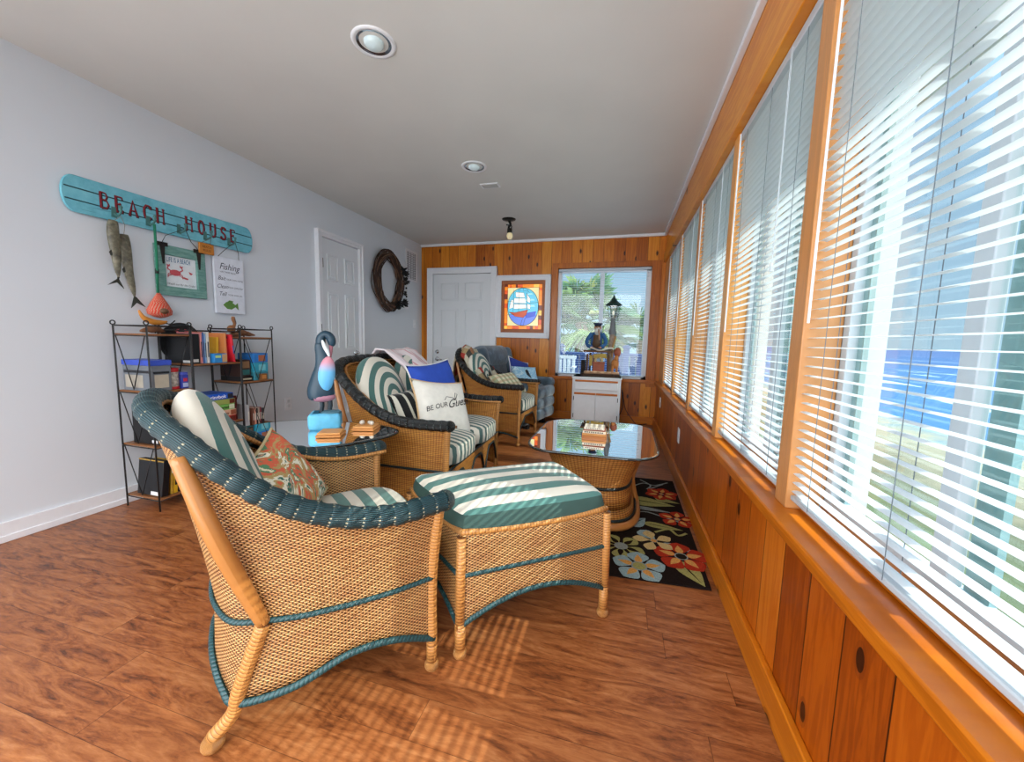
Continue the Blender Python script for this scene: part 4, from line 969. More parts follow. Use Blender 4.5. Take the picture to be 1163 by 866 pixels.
# two carved fish on one cord
g = NT('fish_skin'); _x, _y, _z = g.sep(g.co()); _n = g.noise(g.co(), 30, 5, .6); M_FISH = g.fin(g.ramp(_n, [(.3, '#3b3a30'), (.5, '#6a6653'), (.7, '#8f8a74')]), .4, bump=_n, bs=.2)
M_FIN = plain('#2e3029', .6, name='fish_fin')
def fish(label, x, ztop, L, bend, w, flip=1, d=-.06):
    root = wall_thing('hanging_fish', label, 'fish ornament', 1.39 + x, 1.80 + ztop - L, 0, 'carved fish hanging from the first hook')
    P = cr([(0, 0, L), (.004 * flip, 0, L * .8), (bend * .3, 0, L * .5), (bend * .8, 0, L * .25), (bend, 0, L * .12)], 18)
    P = [Vector((p.x, d, p.z)) for p in P]
    m = MB(); m.tube(P, lambda t: max(.003, w * (sin(pi * min(1, (t * .93 + .07)) ** .62)) ** .8 + .004 * (1 - t)), 14, ry=.62); m.ball((P[1].x - .008 * flip, d - w * .5, L * .95), .004)
    m.build('body', M_FISH, root, smooth=True)
    f = MB(); b = P[-1]
    f.prism([(b.x - .004, L * .14), (b.x + .006, L * .14), (b.x + .052 * flip, .0), (b.x + .008 * flip, L * .055), (b.x - .022 * flip, -.012)], lambda a, c: (a, d - .003, c), (0, .006, 0))
    f.build('tail_fin', M_FIN, root)
    f = MB(); c_ = P[8]; f.prism([(c_.x - w * .5, c_.z + .02), (c_.x - w * 1.25, c_.z - .01), (c_.x - w * 1.0, c_.z - .03), (c_.x - w * .4, c_.z - .015)], lambda a, c: (a, d - .008, c), (0, .006, 0))
    f.build('side_fin', M_FIN, root)
    m = MB(); m.tube([(0, d, L * .99), (.5 * (.216 - x), -.085, L + (-.075 - ztop) * .5), (.216 - x, -.088, -.075 - ztop + L)], .0014, 5); m.build('cord', plain('#8b8577', .8), root)
    return root
fish('shorter dark carved fish hanging from first hook, at the left of the pair', .187, -.105, .37, .004, .026, -1, -.070)
fish('longer olive carved fish with forked tail hanging from first hook, at the right', .250, -.165, .42, .030, .025, 1, -.040)
# net with float
nt = wall_thing('net_float', 'orange-red net bag with a float inside on a green rope below the sign', 'net float', 1.39 + .385, 1.16)
MB().tube([(.0, -.085, .57), (.002, -.08, .35), (.008, -.06, .15)], .007, 8).build('rope', plain('#1f7a5a', .8, name='green_rope'), nt, smooth=True)
MB().tube([(.006, -.07, .30), (.004, -.072, .27)], .010, 8).build('rope_knot', M_DARK, nt, smooth=True)
g = NT('red_netting'); u, v, _ = g.sep(g.co('UV')); _a = g.m('ABSOLUTE', g.m('SINE', g.m('MULTIPLY', g.m('ADD', u, v), 190.0))); _b3 = g.m('ABSOLUTE', g.m('SINE', g.m('MULTIPLY', g.m('SUBTRACT', u, v), 190.0)))
_c = g.mix(g.m('GREATER_THAN', g.m('MINIMUM', _a, _b3), .62), '#d8341a', '#c9a58a'); M_NET = g.fin(_c, .7, bump=_a, bs=.5)
m = MB(); m.lathe([(.006, .155), (.02, .13), (.045, .085), (.066, .04), (.062, .015), (.03, -.002), (0, -.008)], 18, (.012, -.058, 0), 0, None, 1.05, .7); m.build('net_bag', M_NET, nt, smooth=True)
m = MB(); m.ball((.012, -.085, .035), (.03, .03, .022)); m.build('float', plain('#6b4a30', .5), nt, smooth=True)
# framed LIFE IS A BEACH
fr_ = wall_thing('framed_beach_sign', 'square weathered green frame reading LIFE IS A BEACH with a red crab', 'framed sign', 1.805, 1.305)
g = NT('weathered_green'); _n = g.noise(g.comb(g.m('MULTIPLY', g.sep(g.co())[0], 12.0), 0.0, g.m('MULTIPLY', g.sep(g.co())[2], 60.0)), 1.0, 6, .7); M_WG = g.fin(g.ramp(_n, [(.3, '#4f7f78'), (.5, '#6c9b92'), (.72, '#8fb3a8')]), .7, bump=_n, bs=.4)
fw_, fh_ = .305, .325
m = MB(); m.box(0, fw_, -.032, -.006, 0, .06).box(0, fw_, -.032, -.006, fh_ - .062, fh_).box(0, .052, -.032, -.006, .06, fh_ - .062).box(fw_ - .058, fw_, -.032, -.006, .06, fh_ - .062); m.build('frame', M_WG, fr_, bevel=.003)
m = MB(); m.box(.048, fw_ - .054, -.016, -.008, .055, fh_ - .058); m.build('picture', plain('#e3eaee', .6, name='sign_paper'), fr_)
m = MB(); fn = lambda x, z: (x, -.0165, z)
add_text(m, 'LIFE IS A BEACH', .0205, lambda x, y: fn(.140 + x * .90, .222 + y * 2.1), bold=.0003, spacing=1.12); m.build('lettering', plain('#2f6f96', .7), fr_)
m = MB(); add_text(m, 'Watch out for the Crabs!', .021, lambda x, y: fn(.150 + x * .80, .073 + y), shear=.3); m.build('caption', plain('#2a2f38', .7), fr_)
m = MB(); c0 = (.115, .155)
m.prism([(c0[0] + .034 * cos(a * pi / 8), c0[1] + .020 * sin(a * pi / 8)) for a in range(16)], lambda x, z: fn(x, z), (0, -.001, 0))
for s_ in (-1, 1):
    ribbon(m, [(c0[0] + .028 * s_, c0[1] + .01), (c0[0] + .046 * s_, c0[1] + .022), (c0[0] + .040 * s_, c0[1] + .040)], .008, lambda x, z: (x, -.0172, z))
    m.prism([(c0[0] + .030 * s_, c0[1] + .038), (c0[0] + .044 * s_, c0[1] + .034), (c0[0] + .050 * s_, c0[1] + .050), (c0[0] + .038 * s_, c0[1] + .046), (c0[0] + .030 * s_, c0[1] + .054)], lambda x, z: fn(x, z), (0, -.001, 0))
    for k in range(3): ribbon(m, [(c0[0] + .022 * s_, c0[1] - .008 * k), (c0[0] + .042 * s_, c0[1] - .010 - .008 * k), (c0[0] + .046 * s_, c0[1] - .024 - .006 * k)], .004, lambda x, z: (x, -.0172, z))
m.prism([(.165, .135), (.195, .128), (.19, .118), (.16, .124)], lambda x, z: fn(x, z), (0, -.001, 0)); m.prism([(.20, .175), (.225, .165), (.215, .155), (.205, .16)], lambda x, z: fn(x, z), (0, -.001, 0))
m.build('crab_print', plain('#c4525a', .7), fr_)
for x0 in (.005, .228):
    m = MB(); m.box(x0, x0 + .062, -.040, -.031, fh_ - .012, fh_ + .012); m.prism([(x0 + .018, fh_ - .012), (x0 + .046, fh_ - .012), (x0 + .036, fh_ - .125), (x0 + .028, fh_ - .125)], lambda x, z: (x, -.0385, z), (0, .006, 0)); m.build('strap_hinge', plain('#2c2622', .6, metal=.4), fr_, bevel=.001)
hk = .56 - (1.805 - 1.39); zt_ = 1.80 - .05 - 1.305
m = MB(); m.tube([(.036, -.036, fh_ + .01), (.05, -.05, fh_ + .055), (hk, -.088, zt_)], .002, 6).tube([(.259, -.036, fh_ + .01), (.20, -.055, fh_ + .05), (hk, -.088, zt_)], .002, 6); m.build('hanging_wire', plain('#2b2b2b', .5), fr_)
# small wooden tag
tg = wall_thing('wooden_tag', 'small orange wooden tag hanging between the framed sign and the fishing sign', 'sign', 2.062, 1.622)
MB().box(0, .10, -.052, -.036, 0, .074).build('board', plain('#c07a2a', .5, name='honey_wood'), tg, bevel=.003)
m = MB(); 
for i_, t_ in enumerate(('LAKE', 'RULES')): pass
add_text(m, 'BEACH', .020, lambda x, y: (.05 + x, -.053, .042 + y)); add_text(m, 'RULES', .020, lambda x, y: (.05 + x, -.053, .018 + y)); m.build('lettering', plain('#3a2412', .7), tg)
MB().tube([(.02, -.044, .074), (.729 - .672, -.088, .11), (.08, -.044, .074)], .0015, 5).build('cord', plain('#6b4a2a', .8), tg)
# fishing sign
fs_ = wall_thing('fishing_sign', 'white canvas sign headed Fishing with a green fish at the bottom', 'sign', 2.17, 1.215)
MB().box(0, .225, -.034, -.012, 0, .415).build('canvas', plain('#dfe4ee', .8, name='white_canvas'), fs_, bevel=.002)
m = MB(); fn = lambda x, z: (x, -.0346, z)
add_text(m, 'Fishing', .066, lambda x, y: fn(.112 + x * .86, .325 + y), shear=.35)
for t_, s_, x_, z_, sh in (('HAS THREE RULES', .017, .10, .300, 0), ('Bait', .042, .048, .245, .35), ('YOUR OWN HOOK', .017, .150, .248, 0), ('Clean', .042, .052, .185, .35), ('YOUR OWN FISH', .017, .155, .190, 0), ('Tell', .042, .050, .130, .35), ('YOUR OWN LIES', .017, .150, .134, 0)):
    add_text(m, t_, s_, lambda x, y: fn(x_ + x * .88, z_ + y), shear=sh)
m.build('lettering', plain('#1f2a44', .7), fs_)
m = MB(); m.prism([(.05, .062), (.075, .085), (.115, .088), (.145, .068), (.165, .085), (.17, .03), (.145, .052), (.115, .032), (.08, .034)], fn, (0, -.001, 0)); m.prism([(.08, .084), (.10, .10), (.13, .095), (.125, .084)], fn, (0, -.001, 0)); m.build('fish_print', plain('#5f8a3f', .6), fs_)
m = MB(); hk = .903 - (2.17 - 1.39); zt_ = 1.80 - .05 - 1.215
m.tube([(.03, -.03, .41), (.06, -.06, .46), (hk, -.09, zt_)], .002, 6).tube([(.195, -.03, .41), (.17, -.06, .46), (hk, -.09, zt_)], .002, 6); m.build('hanging_wire', plain('#2b2b2b', .5), fs_)

# wreath
wr = wall_thing('vine_wreath', 'oval grapevine wreath with black blossoms along its right side', 'wreath', 4.345, 1.775)
rnd = random.Random(4); m = MB(); HW, HH = .255, .325
for k in range(34):
    ph = rnd.uniform(0, 6.28); r1 = rnd.uniform(-.045, .045); d1 = rnd.uniform(.02, .085); fq = rnd.choice((2, 3, 4, 5)); am = rnd.uniform(.008, .026)
    P = [((HW + r1 + am * sin(fq * a + ph)) * cos(a), -d1 - am * .6 * cos(fq * a + ph), (HH + r1 + am * sin(fq * a + ph)) * sin(a)) for a in [2 * pi * i / 40 for i in range(40)]]
    m.tube(P, rnd.uniform(.004, .008), 5, rnd.choice((0, 0, 1)), closed=True)
for k in range(26):
    a = rnd.uniform(0, 6.28); b_ = a + rnd.uniform(.2, .5); r_ = rnd.uniform(.03, .07)
    m.tube([(HW * cos(a), -.05, HH * sin(a)), ((HW + r_) * cos(b_), -.06, (HH + r_ * 1.3) * sin(b_))], [.003, .0012], 4, 0)
m.build('vine_ring', [plain('#3f2d24', .8, name='vine'), plain('#7a5c48', .8, name='pale_vine')], wr, smooth=True)
for x_, z_, s_ in ((.27, .17, 1), (.33, .05, .85), (.30, -.25, .9), (.15, -.29, 1.1), (.34, .14, .6), (.30, -.12, .5)):
    b_ = MB()
    for k in range(26):
        v_ = Vector((rnd.gauss(0, 1), rnd.gauss(0, 1), rnd.gauss(0, 1))).normalized(); M_ = v_.to_track_quat('Z', 'Y').to_matrix().to_4x4()
        b_.lathe([(0, 0), (.026 * s_, .04 * s_), (.0, .075 * s_)], 5, (x_, -.10, z_), 0, M_.to_3x3(), 1, .35)
    b_.build('blossom', plain('#101113', .7, name='black_petals'), wr)
b_ = MB(); 
for k in range(9): b_.ball((.33 + rnd.uniform(-.012, .012), -.10, .04 - k * .028), (.013, .012, .014), k % 2)
b_.build('ribbon', [plain('#d9d9d6', .7), plain('#1a1a1c', .7)], wr, smooth=True)
# vent, thermostat, switch, outlets
vt = wall_thing('wall_vent', 'tall white slotted air vent high on the wall near the corner', 'vent', 4.82, 1.865)
m = MB(); m.box(0, .31, -.012, 0, 0, .03).box(0, .31, -.012, 0, .40, .43).box(0, .04, -.012, 0, .03, .40).box(.27, .31, -.012, 0, .03, .40); m.build('frame', M_TRIM, vt, bevel=.002)
MB().box(.04, .27, -.003, -.001, .03, .40).build('duct', plain('#20242a', .8), vt)  # dark sheet standing in for the shade inside the vent
m = MB()
for k in range(15): m.box(.04, .27, -.010, -.004, .040 + k * .0245, .040 + k * .0245 + .006)
for k in range(5): m.box(.078 + k * .036, .085 + k * .036, -.011, -.004, .03, .40)
m.build('louvre', M_TRIM, vt)
tm = wall_thing('thermostat', 'small white thermostat beside the wreath', 'thermostat', 4.765, 1.47)
MB().box(0, .10, -.022, 0, 0, .10).build('case', M_TRIM, tm, bevel=.005); MB().box(.045, .085, -.0235, -.021, .025, .085).build('display', plain('#4a5560', .3), tm)
def plate(name, label, cat, loc, rz, kind):
    t = thing(name, label, cat, loc, rz); MB().box(-.036, .036, -.006, 0, -.058, .058).build('cover_plate', M_TRIM, t, bevel=.002)
    m = MB()
    if kind == 'o':
        for z in (-.022, .022): m.box(-.016, .016, -.009, -.005, z - .014, z + .014)
        m.build('sockets', plain('#d5dade', .4), t, bevel=.002)
    else: MB().box(-.006, .006, -.016, -.005, -.012, .012).build('toggle', M_TRIM, t, bevel=.002)
plate('power_outlet', 'white outlet low on the white wall to the right of the shelf', 'outlet', (XL, 2.80, .435), pi / 2, 'o')
plate('light_switch', 'white light switch near the back left corner', 'switch', (XL, 5.06, 1.27), pi / 2, 's')
plate('power_outlet', 'white outlet in the knee wall near the back corner', 'outlet', (XR, 4.69, .39), -pi / 2, 'o')
plate('power_outlet', 'white outlet in the knee wall beside the far end of the rug', 'outlet', (XR, 3.20, .35), -pi / 2, 'o')

# ------------------------------------------------------------------ stained glass on the back wall
sg = thing('stained_glass_picture', 'stained glass picture of a sailing ship in white and wood frames beside the back door', 'picture', (-1.716, YB, 1.112))
w_, h_ = .756, .842
m = MB()
for a, b, c, d in ((0, w_, 0, .062), (0, w_, h_ - .062, h_), (0, .065, .062, h_ - .062), (w_ - .065, w_, .062, h_ - .062)): m.box(a, b, -.045, 0, c, d)
for a, b, c, d in ((-.01, w_ + .01, -.01, .012), (-.01, w_ + .01, h_ - .012, h_ + .01), (-.01, .012, 0, h_), (w_ - .012, w_ + .01, 0, h_)): m.box(a, b, -.055, 0, c, d)
m.build('outer_frame', M_TRIM, sg, bevel=.003)
m = MB()
for a, b, c, d in ((.065, w_ - .065, .062, .112), (.065, w_ - .065, h_ - .112, h_ - .062), (.065, .108, .112, h_ - .112), (w_ - .108, w_ - .065, .112, h_ - .112)): m.box(a, b, -.030, 0, c, d)
m.build('wood_frame', plain('#a5581c', .4, name='orange_wood'), sg, bevel=.003)
# glass: a weak glow put into each colour imitates light from behind
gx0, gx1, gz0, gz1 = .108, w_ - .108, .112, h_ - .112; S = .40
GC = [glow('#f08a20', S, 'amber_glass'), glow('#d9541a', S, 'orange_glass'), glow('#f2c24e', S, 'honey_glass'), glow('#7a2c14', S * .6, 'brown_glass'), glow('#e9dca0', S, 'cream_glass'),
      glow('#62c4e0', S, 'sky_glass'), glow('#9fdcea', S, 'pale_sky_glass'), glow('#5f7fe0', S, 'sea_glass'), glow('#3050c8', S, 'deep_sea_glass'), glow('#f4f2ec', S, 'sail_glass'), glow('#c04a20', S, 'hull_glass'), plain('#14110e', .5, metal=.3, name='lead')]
m = MB(); rnd = random.Random(9); bw_ = .046
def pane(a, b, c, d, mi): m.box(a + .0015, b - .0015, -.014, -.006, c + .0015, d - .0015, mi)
def strip(a, b, c, d, vert):
    t = c if vert else a; e_ = d if vert else b
    while t < e_ - .004:
        s_ = min(rnd.uniform(.02, .075), e_ - t)
        if e_ - t - s_ < .02: s_ = e_ - t
        mi = rnd.choice((0, 0, 1, 1, 2, 2, 3, 0))
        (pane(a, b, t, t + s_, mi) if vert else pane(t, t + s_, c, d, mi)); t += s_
strip(gx0, gx0 + bw_, gz0, gz1, True); strip(gx1 - bw_, gx1, gz0, gz1, True); strip(gx0 + bw_, gx1 - bw_, gz0, gz0 + bw_, False); strip(gx0 + bw_, gx1 - bw_, gz1 - bw_, gz1, False)
ix0, ix1, iz0, iz1 = gx0 + bw_, gx1 - bw_, gz0 + bw_, gz1 - bw_
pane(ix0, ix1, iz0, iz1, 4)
mx_, mz_ = (ix0 + ix1) / 2, (iz0 + iz1) / 2; rx, rz_ = (ix1 - ix0) / 2 - .004, (iz1 - iz0) / 2 - .004
el = [(mx_ + rx * cos(a * pi / 24) * (1 if 1 else 1), mz_ + rz_ * (abs(sin(a * pi / 24)) ** .9) * (1 if sin(a * pi / 24) > 0 else -1)) for a in range(48)]
f2 = lambda y: (lambda x, z: (x, y, z))
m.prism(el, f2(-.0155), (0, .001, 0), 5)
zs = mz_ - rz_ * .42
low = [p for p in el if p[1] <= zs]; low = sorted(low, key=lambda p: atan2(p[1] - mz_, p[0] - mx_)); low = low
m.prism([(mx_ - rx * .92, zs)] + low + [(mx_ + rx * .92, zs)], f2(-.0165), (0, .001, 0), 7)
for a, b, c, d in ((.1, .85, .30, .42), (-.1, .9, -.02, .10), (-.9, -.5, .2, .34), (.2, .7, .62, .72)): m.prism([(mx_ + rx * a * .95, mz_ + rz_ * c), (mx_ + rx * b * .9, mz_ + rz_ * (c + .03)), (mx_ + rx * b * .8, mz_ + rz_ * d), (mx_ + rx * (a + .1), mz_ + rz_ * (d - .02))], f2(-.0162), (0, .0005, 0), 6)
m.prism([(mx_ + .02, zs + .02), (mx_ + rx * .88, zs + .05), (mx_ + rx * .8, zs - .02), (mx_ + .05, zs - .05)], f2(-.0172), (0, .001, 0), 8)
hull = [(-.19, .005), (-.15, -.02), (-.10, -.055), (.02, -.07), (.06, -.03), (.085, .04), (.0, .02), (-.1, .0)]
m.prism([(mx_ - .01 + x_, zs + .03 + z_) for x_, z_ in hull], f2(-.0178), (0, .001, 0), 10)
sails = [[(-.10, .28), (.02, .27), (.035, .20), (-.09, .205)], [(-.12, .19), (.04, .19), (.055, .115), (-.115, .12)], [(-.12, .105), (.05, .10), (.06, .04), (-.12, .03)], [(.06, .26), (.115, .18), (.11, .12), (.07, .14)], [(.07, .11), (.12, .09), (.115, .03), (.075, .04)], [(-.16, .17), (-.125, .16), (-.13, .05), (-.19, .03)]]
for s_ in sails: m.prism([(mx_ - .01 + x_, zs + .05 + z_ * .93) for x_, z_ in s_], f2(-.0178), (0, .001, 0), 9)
ld = lambda P, w=.0035: ribbon(m, P, w, f2(-.0188), 11)
ld(el + [el[0]], .006)
for x_ in (-.05, .065, -.13): ld([(mx_ - .01 + x_, zs + .04), (mx_ - .01 + x_ + .004, zs + .345)])
for s_ in sails: P = [(mx_ - .01 + x_, zs + .05 + z_ * .93) for x_, z_ in s_]; ld(P + [P[0]])
P = [(mx_ - .01 + x_, zs + .03 + z_) for x_, z_ in hull]; ld(P + [P[0]]); ld([(mx_ - rx, zs + .0), (mx_ - .12, zs)]); ld([(mx_, zs - .05), (mx_ - .03, mz_ - rz_)]); ld([(mx_ + .04, zs - .04), (mx_ + .01, mz_ - rz_)]); ld([(mx_, mz_ + rz_), (mx_, zs + .33)])
ld([(mx_ + .1, mz_ + .05), (mx_ + rx, mz_ + .06)]); ld([(mx_ - rx, mz_ + .08), (mx_ - .14, mz_ + .07)]); ld([(ix0, iz0), (ix1, iz0), (ix1, iz1), (ix0, iz1), (ix0, iz0)], .004); ld([(mx_ - .07, zs + .33), (mx_ - .05, zs + .36), (mx_ - .03, zs + .33)]); ld([(mx_ + .0, zs + .32), (mx_ + .06, zs + .34), (mx_ + .09, zs + .30)])
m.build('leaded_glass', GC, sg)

# ------------------------------------------------------------------ ceiling fittings
def can(label, x, y, r=.088):
    t = thing('recessed_light', label, 'ceiling light', (x, y, H), 0, 'recessed ceiling lights')
    MB().lathe([(r * .86, -.001), (r, -.006), (r * 1.12, -.006), (r * 1.16, 0)], 32).build('trim_ring', M_TRIM, t, smooth=True)
    MB().lathe([(r * .90, -.004), (r * .70, .0015), (r * .50, .0005)], 32).build('reflector', plain('#8f9aa4', .12, metal=.9, var=.01, name='mirror_cone'), t, smooth=True)
    MB().lathe([(r * .52, -.0005), (r * .50, -.012), (r * .36, -.022), (0, -.026)], 28).build('bulb', glow('#c9dadd', .08, 'frosted_bulb'), t, smooth=True)
    return t
can('larger looking recessed ceiling light above the near armchair', -1.188, 1.70); can('recessed ceiling light over the loveseat, smaller in view', -1.20, 3.02)
cv = thing('ceiling_cover', 'small flat white cover plate on the ceiling behind the second recessed light', 'cover plate', (-1.195, 3.40, H)); MB().box(-.085, .085, -.05, .05, -.008, 0).build('plate', M_TRIM, cv, bevel=.003); MB().box(-.07, .07, -.036, .036, -.010, -.007).build('grille', plain('#b9bab8', .6), cv)
pf = thing('ceiling_fixture', 'small bronze ceiling fixture with a bare bulb near the back wall', 'ceiling light', (-1.30, 4.36, H))
MB().lathe([(0, -.022), (.035, -.018), (.075, -.008), (.08, 0)], 22).build('canopy', plain('#22201e', .4, metal=.6, name='dark_bronze'), pf, smooth=True)
m = MB(); m.tube(cr([(0, 0, -.015), (.02, 0, -.06), (.0, 0, -.09), (.012, 0, -.13)], 12), .014, 8); m.tube(cr([(-.03, 0, -.06), (.03, 0, -.075), (.03, 0, -.1)], 10), .007, 6); m.lathe([(.0, 0), (.028, -.005), (.03, -.05), (.02, -.055)], 14, (.012, 0, -.10)); m.build('stem', plain('#22201e', .4, metal=.6, name='dark_bronze'), pf, smooth=True)
MB().ball((.014, 0, -.185), (.036, .036, .042)).build('bulb', glow('#d9c9a0', .25, 'amber_bulb'), pf, smooth=True)

# ------------------------------------------------------------------ cabinet, captain figure, cord
cb = thing('white_cabinet', 'low white cabinet with orange wood pulls under the back window', 'cabinet', (-.555, 4.80, 0))
cw, cd, chh = .585, .42, .635
m = MB(); m.box(0, cw, 0, cd, 0, chh).box(-.008, cw + .008, -.006, cd, chh - .02, chh); m.build('body', M_WHITE, cb, bevel=.003)
M_PULL = plain('#b9651f', .4, name='orange_wood_pull')
d_ = MB().box(.035, cw - .035, -.016, -.001, .48, .575).build('drawer', M_TRIM, cb, bevel=.003)
MB().box(.035, cw - .035, -.024, -.010, .575, .598).build('pull_strip', M_PULL, d_, bevel=.003)
for x0, x1, nm in ((.028, cw / 2 - .002, 0), (cw / 2 + .002, cw - .035, 1)):
    dd = MB().box(x0, x1, -.016, -.001, .075, .415).build('door', M_TRIM, cb, bevel=.003)
    MB().box(x0, x1, -.024, -.010, .415, .440).build('pull_strip', M_PULL, dd, bevel=.003)
    hx = x0 - .008 if nm == 0 else x1 + .002
    hh_ = MB()
    for z in (.12, .34): hh_.box(hx, hx + .008, -.018, -.001, z, z + .05)
    hh_.build('hinge', M_DARK, dd)
cp = thing('captain_figurine', 'sea captain figurine with white beard, cap and tall street lantern on the white cabinet', 'figurine', (-.255, 4.98, chh))
M_DOCK = plain('#6b4a30', .8, name='driftwood'); M_DOCK2 = plain('#463224', .8, name='dark_driftwood'); M_SKIN = plain('#c98d6e', .6, name='painted_skin')
m = MB(); m.prism([(-.16, -.12), (.17, -.13), (.23, -.05), (.22, .10), (-.10, .12), (-.20, .02)], lambda x, y: (x, y, 0), (0, 0, .03)); m.build('base', M_DOCK2, cp, bevel=.006)
P = [(-.14 + .36 * i / 30, -.128 - .006 * sin(i), .042) for i in range(31)]; MB().tube(P, lambda t: .011 + .003 * cos(t * 190), 8).build('rope', plain('#b08a6a', .8, name='rope'), cp, smooth=True)
m = MB()
for x, y, h in ((-.12, -.08, .21), (-.05, -.07, .20), (.10, -.08, .21), (.02, .06, .22), (.13, .05, .24), (-.10, .06, .22), (-.165, -.02, .12)): m.tube([(x, y, .02), (x + .004, y, h)], .011, 8)
m.build('piling', M_DOCK, cp, smooth=True)
m = MB()
for k in range(5): m.cbox((-.01, -.09 + k * .045, .235 + .003 * (k % 2)), (.30, .040, .016), k % 2)
m.build('table_planks', [M_DOCK, M_DOCK2], cp, bevel=.003)
m = MB(); m.box(-.055, .065, -.10, -.03, .03, .13); m.box(-.06, .07, -.105, -.025, .125, .14); m.build('sea_chest', plain('#9a5138', .6, name='red_brown_wood'), cp, bevel=.006)
m = MB()
for k in range(3): m.tube([(.005 + (.03 + .006 * k) * cos(a * pi / 8), -.085 + .004 * k, .155 + (.022 + .004 * k) * sin(a * pi / 8)) for a in range(16)], .006, 6, closed=True)
m.build('rope_coil', plain('#c9b48a', .8, name='pale_rope'), cp, smooth=True)
m = MB(); m.box(-.10, -.065, -.07, .0, .10, .20); m.prism([(-.06, .21), (.08, .22), (.09, .17), (.02, .185), (-.05, .17)], lambda x, z: (x, -.092, z), (0, .012, 0)); m.build('hanging_cloth', plain('#b99a4a', .8, name='ochre_cloth'), cp, bevel=.003)
m = MB()
for a in range(3): m.tube([(-.175 + .012 * a, -.02, .03), (-.175 + .012 * a, -.02, .15)], .014, 8)
m.build('bollards', plain('#2a2420', .7), cp, smooth=True)
# dog-like brown animal figure on the dock
m = MB(); m.ball((.175, -.05, .125), (.040, .028, .045)); m.ball((.185, -.055, .175), (.024, .024, .030))
for x, y in ((.15, -.065), (.195, -.065), (.15, -.03), (.195, -.03)): m.tube([(x, y, .11), (x, y, .035)], [.014, .010], 8)
m.build('tan_post_figure', plain('#c07a3a', .6, name='tan_glaze'), cp, smooth=True)
# captain
torso = MB(); torso.tube(cr([(-.035, .03, .24), (-.035, .02, .33), (-.03, .015, .40), (-.03, .015, .42)], 12), lambda t: .062 * (1 - .35 * t * t), 14, ry=.75); torso.build('torso', plain('#2c5f96', .7, name='blue_sweater'), cp, smooth=True)
v_ = MB(); v_.tube([(-.035, .005, .27), (-.032, .0, .39)], [.05, .040], 12, ry=.8); v_.build('vest', plain('#5d4632', .7, name='brown_vest'), cp, smooth=True)
ar = MB()
for s_ in (-1, 1):
    ar.tube(cr([(-.03 + s_ * .055, .01, .40), (-.035 + s_ * .10, -.01, .335), (-.035 + s_ * .085, -.05, .29), (-.03 + s_ * .045, -.085, .275)], 14), [.024 - .0006 * i for i in range(14)], 10)
ar.build('sleeves', plain('#2c5f96', .7, name='blue_sweater'), cp, smooth=True)
hn = MB(); hd = MB(); hd.ball((-.025, .0, .455), (.032, .034, .042)); hd.ball((-.025, -.036, .452), (.008, .010, .012))
for s_ in (-1, 1): 
    hd.ball((-.025 + s_ * .032, .0, .455), (.006, .008, .012)); hx = -.03 + s_ * .045
    hn.ball((hx, -.092, .272), (.013, .018, .010))
    for f_ in range(4): hn.tube([(hx - .009 + f_ * .006, -.100, .272), (hx - .009 + f_ * .006, -.118, .266)], .0035, 6)
    hn.tube([(hx - s_ * .012, -.09, .274), (hx - s_ * .018, -.105, .272)], .004, 6)
hd.build('head', M_SKIN, cp, smooth=True); hn.build('hands', M_SKIN, cp, smooth=True)
e_ = MB()
for s_ in (-1, 1): e_.ball((-.025 + s_ * .012, -.031, .464), .0035)
e_.build('eyes', M_DARK, cp, smooth=True)
bd = MB(); bd.ball((-.025, -.024, .425), (.033, .026, .040)); bd.ball((-.025, -.034, .444), (.018, .008, .006)); bd.build('beard', plain('#c9c9c4', .9, name='white_beard'), cp, smooth=True)
ca = MB(); ca.lathe([(.035, .474), (.037, .484), (.050, .492), (.046, .500), (0, .503)], 18, (-.025, .002, 0)); ca.build('cap', plain('#1d2a4a', .6, name='navy_cap'), cp, smooth=True)
ca = MB(); ca.lathe([(.0, .0), (.03, -.002), (.036, -.008)], 14, (-.027, -.028, .476), 0, None, 1, .8); ca.lathe([(.0355, .474), (.0365, .484)], 18, (-.025, .002, 0)); ca.build('cap_visor', M_DARK, cp, smooth=True)
MB().tube([(-.015, -.04, .44), (-.005, -.06, .40), (.0, -.065, .34)], .008, 8).build('pipe_rope', plain('#b98a6a', .7), cp, smooth=True)
ch_ = MB(); R_ = [[(-.10 + .028 * i, -.125 + .13 * (i % 1), .262) for i in range(9)]]
ch_.grid([[(-.09 + .24 * i / 8, y, .250 + .012 * cos(i * .9) + (.012 if j in (0, 3) else 0)) for i in range(9)] for j, y in enumerate((-.125, -.09, -.05, -.01))]); ch_.build('chart', plain('#e6e2d2', .7, name='parchment'), cp, smooth=True, solid=.006)
m = MB(); m.lathe([(.0, 0), (.045, .002), (.03, .014), (0, .018)], 14, (.045, -.03, .275)); m.build('gold_hat', plain('#c9a24e', .5), cp, smooth=True)
for o_ in list(cp.children): o_.data.transform(Matrix.Diagonal((1.16, 1.1, 1.34, 1)))
ln_ = bpy.data.objects.new('lantern_post', None); COL.objects.link(ln_); ln_.parent = cp; ln_.location = (.137, .04, .03)
m = MB(); m.tube([(.0, 0, 0), (.0, 0, .10)], .03, 10).tube(cr([(0, 0, .10), (0, 0, .30), (.012, 0, .45), (.012, 0, .52)], 14), [.036, .038, .04, .040, .038, .038, .036, .036, .034, .034, .033, .032, .030, .028], 14)
m.build('stone_post', plain('#9a8878', .8, name='weathered_stone', scale=40, var=.3), ln_, smooth=True)
m = MB(); m.lathe([(.042, .50), (.046, .53), (.034, .58), (.03, .64), (.022, .68), (.030, .69), (.026, .70)], 16, (.012, 0, 0)); m.build('collar', plain('#6e7276', .6, name='grey_stone'), ln_, smooth=True)
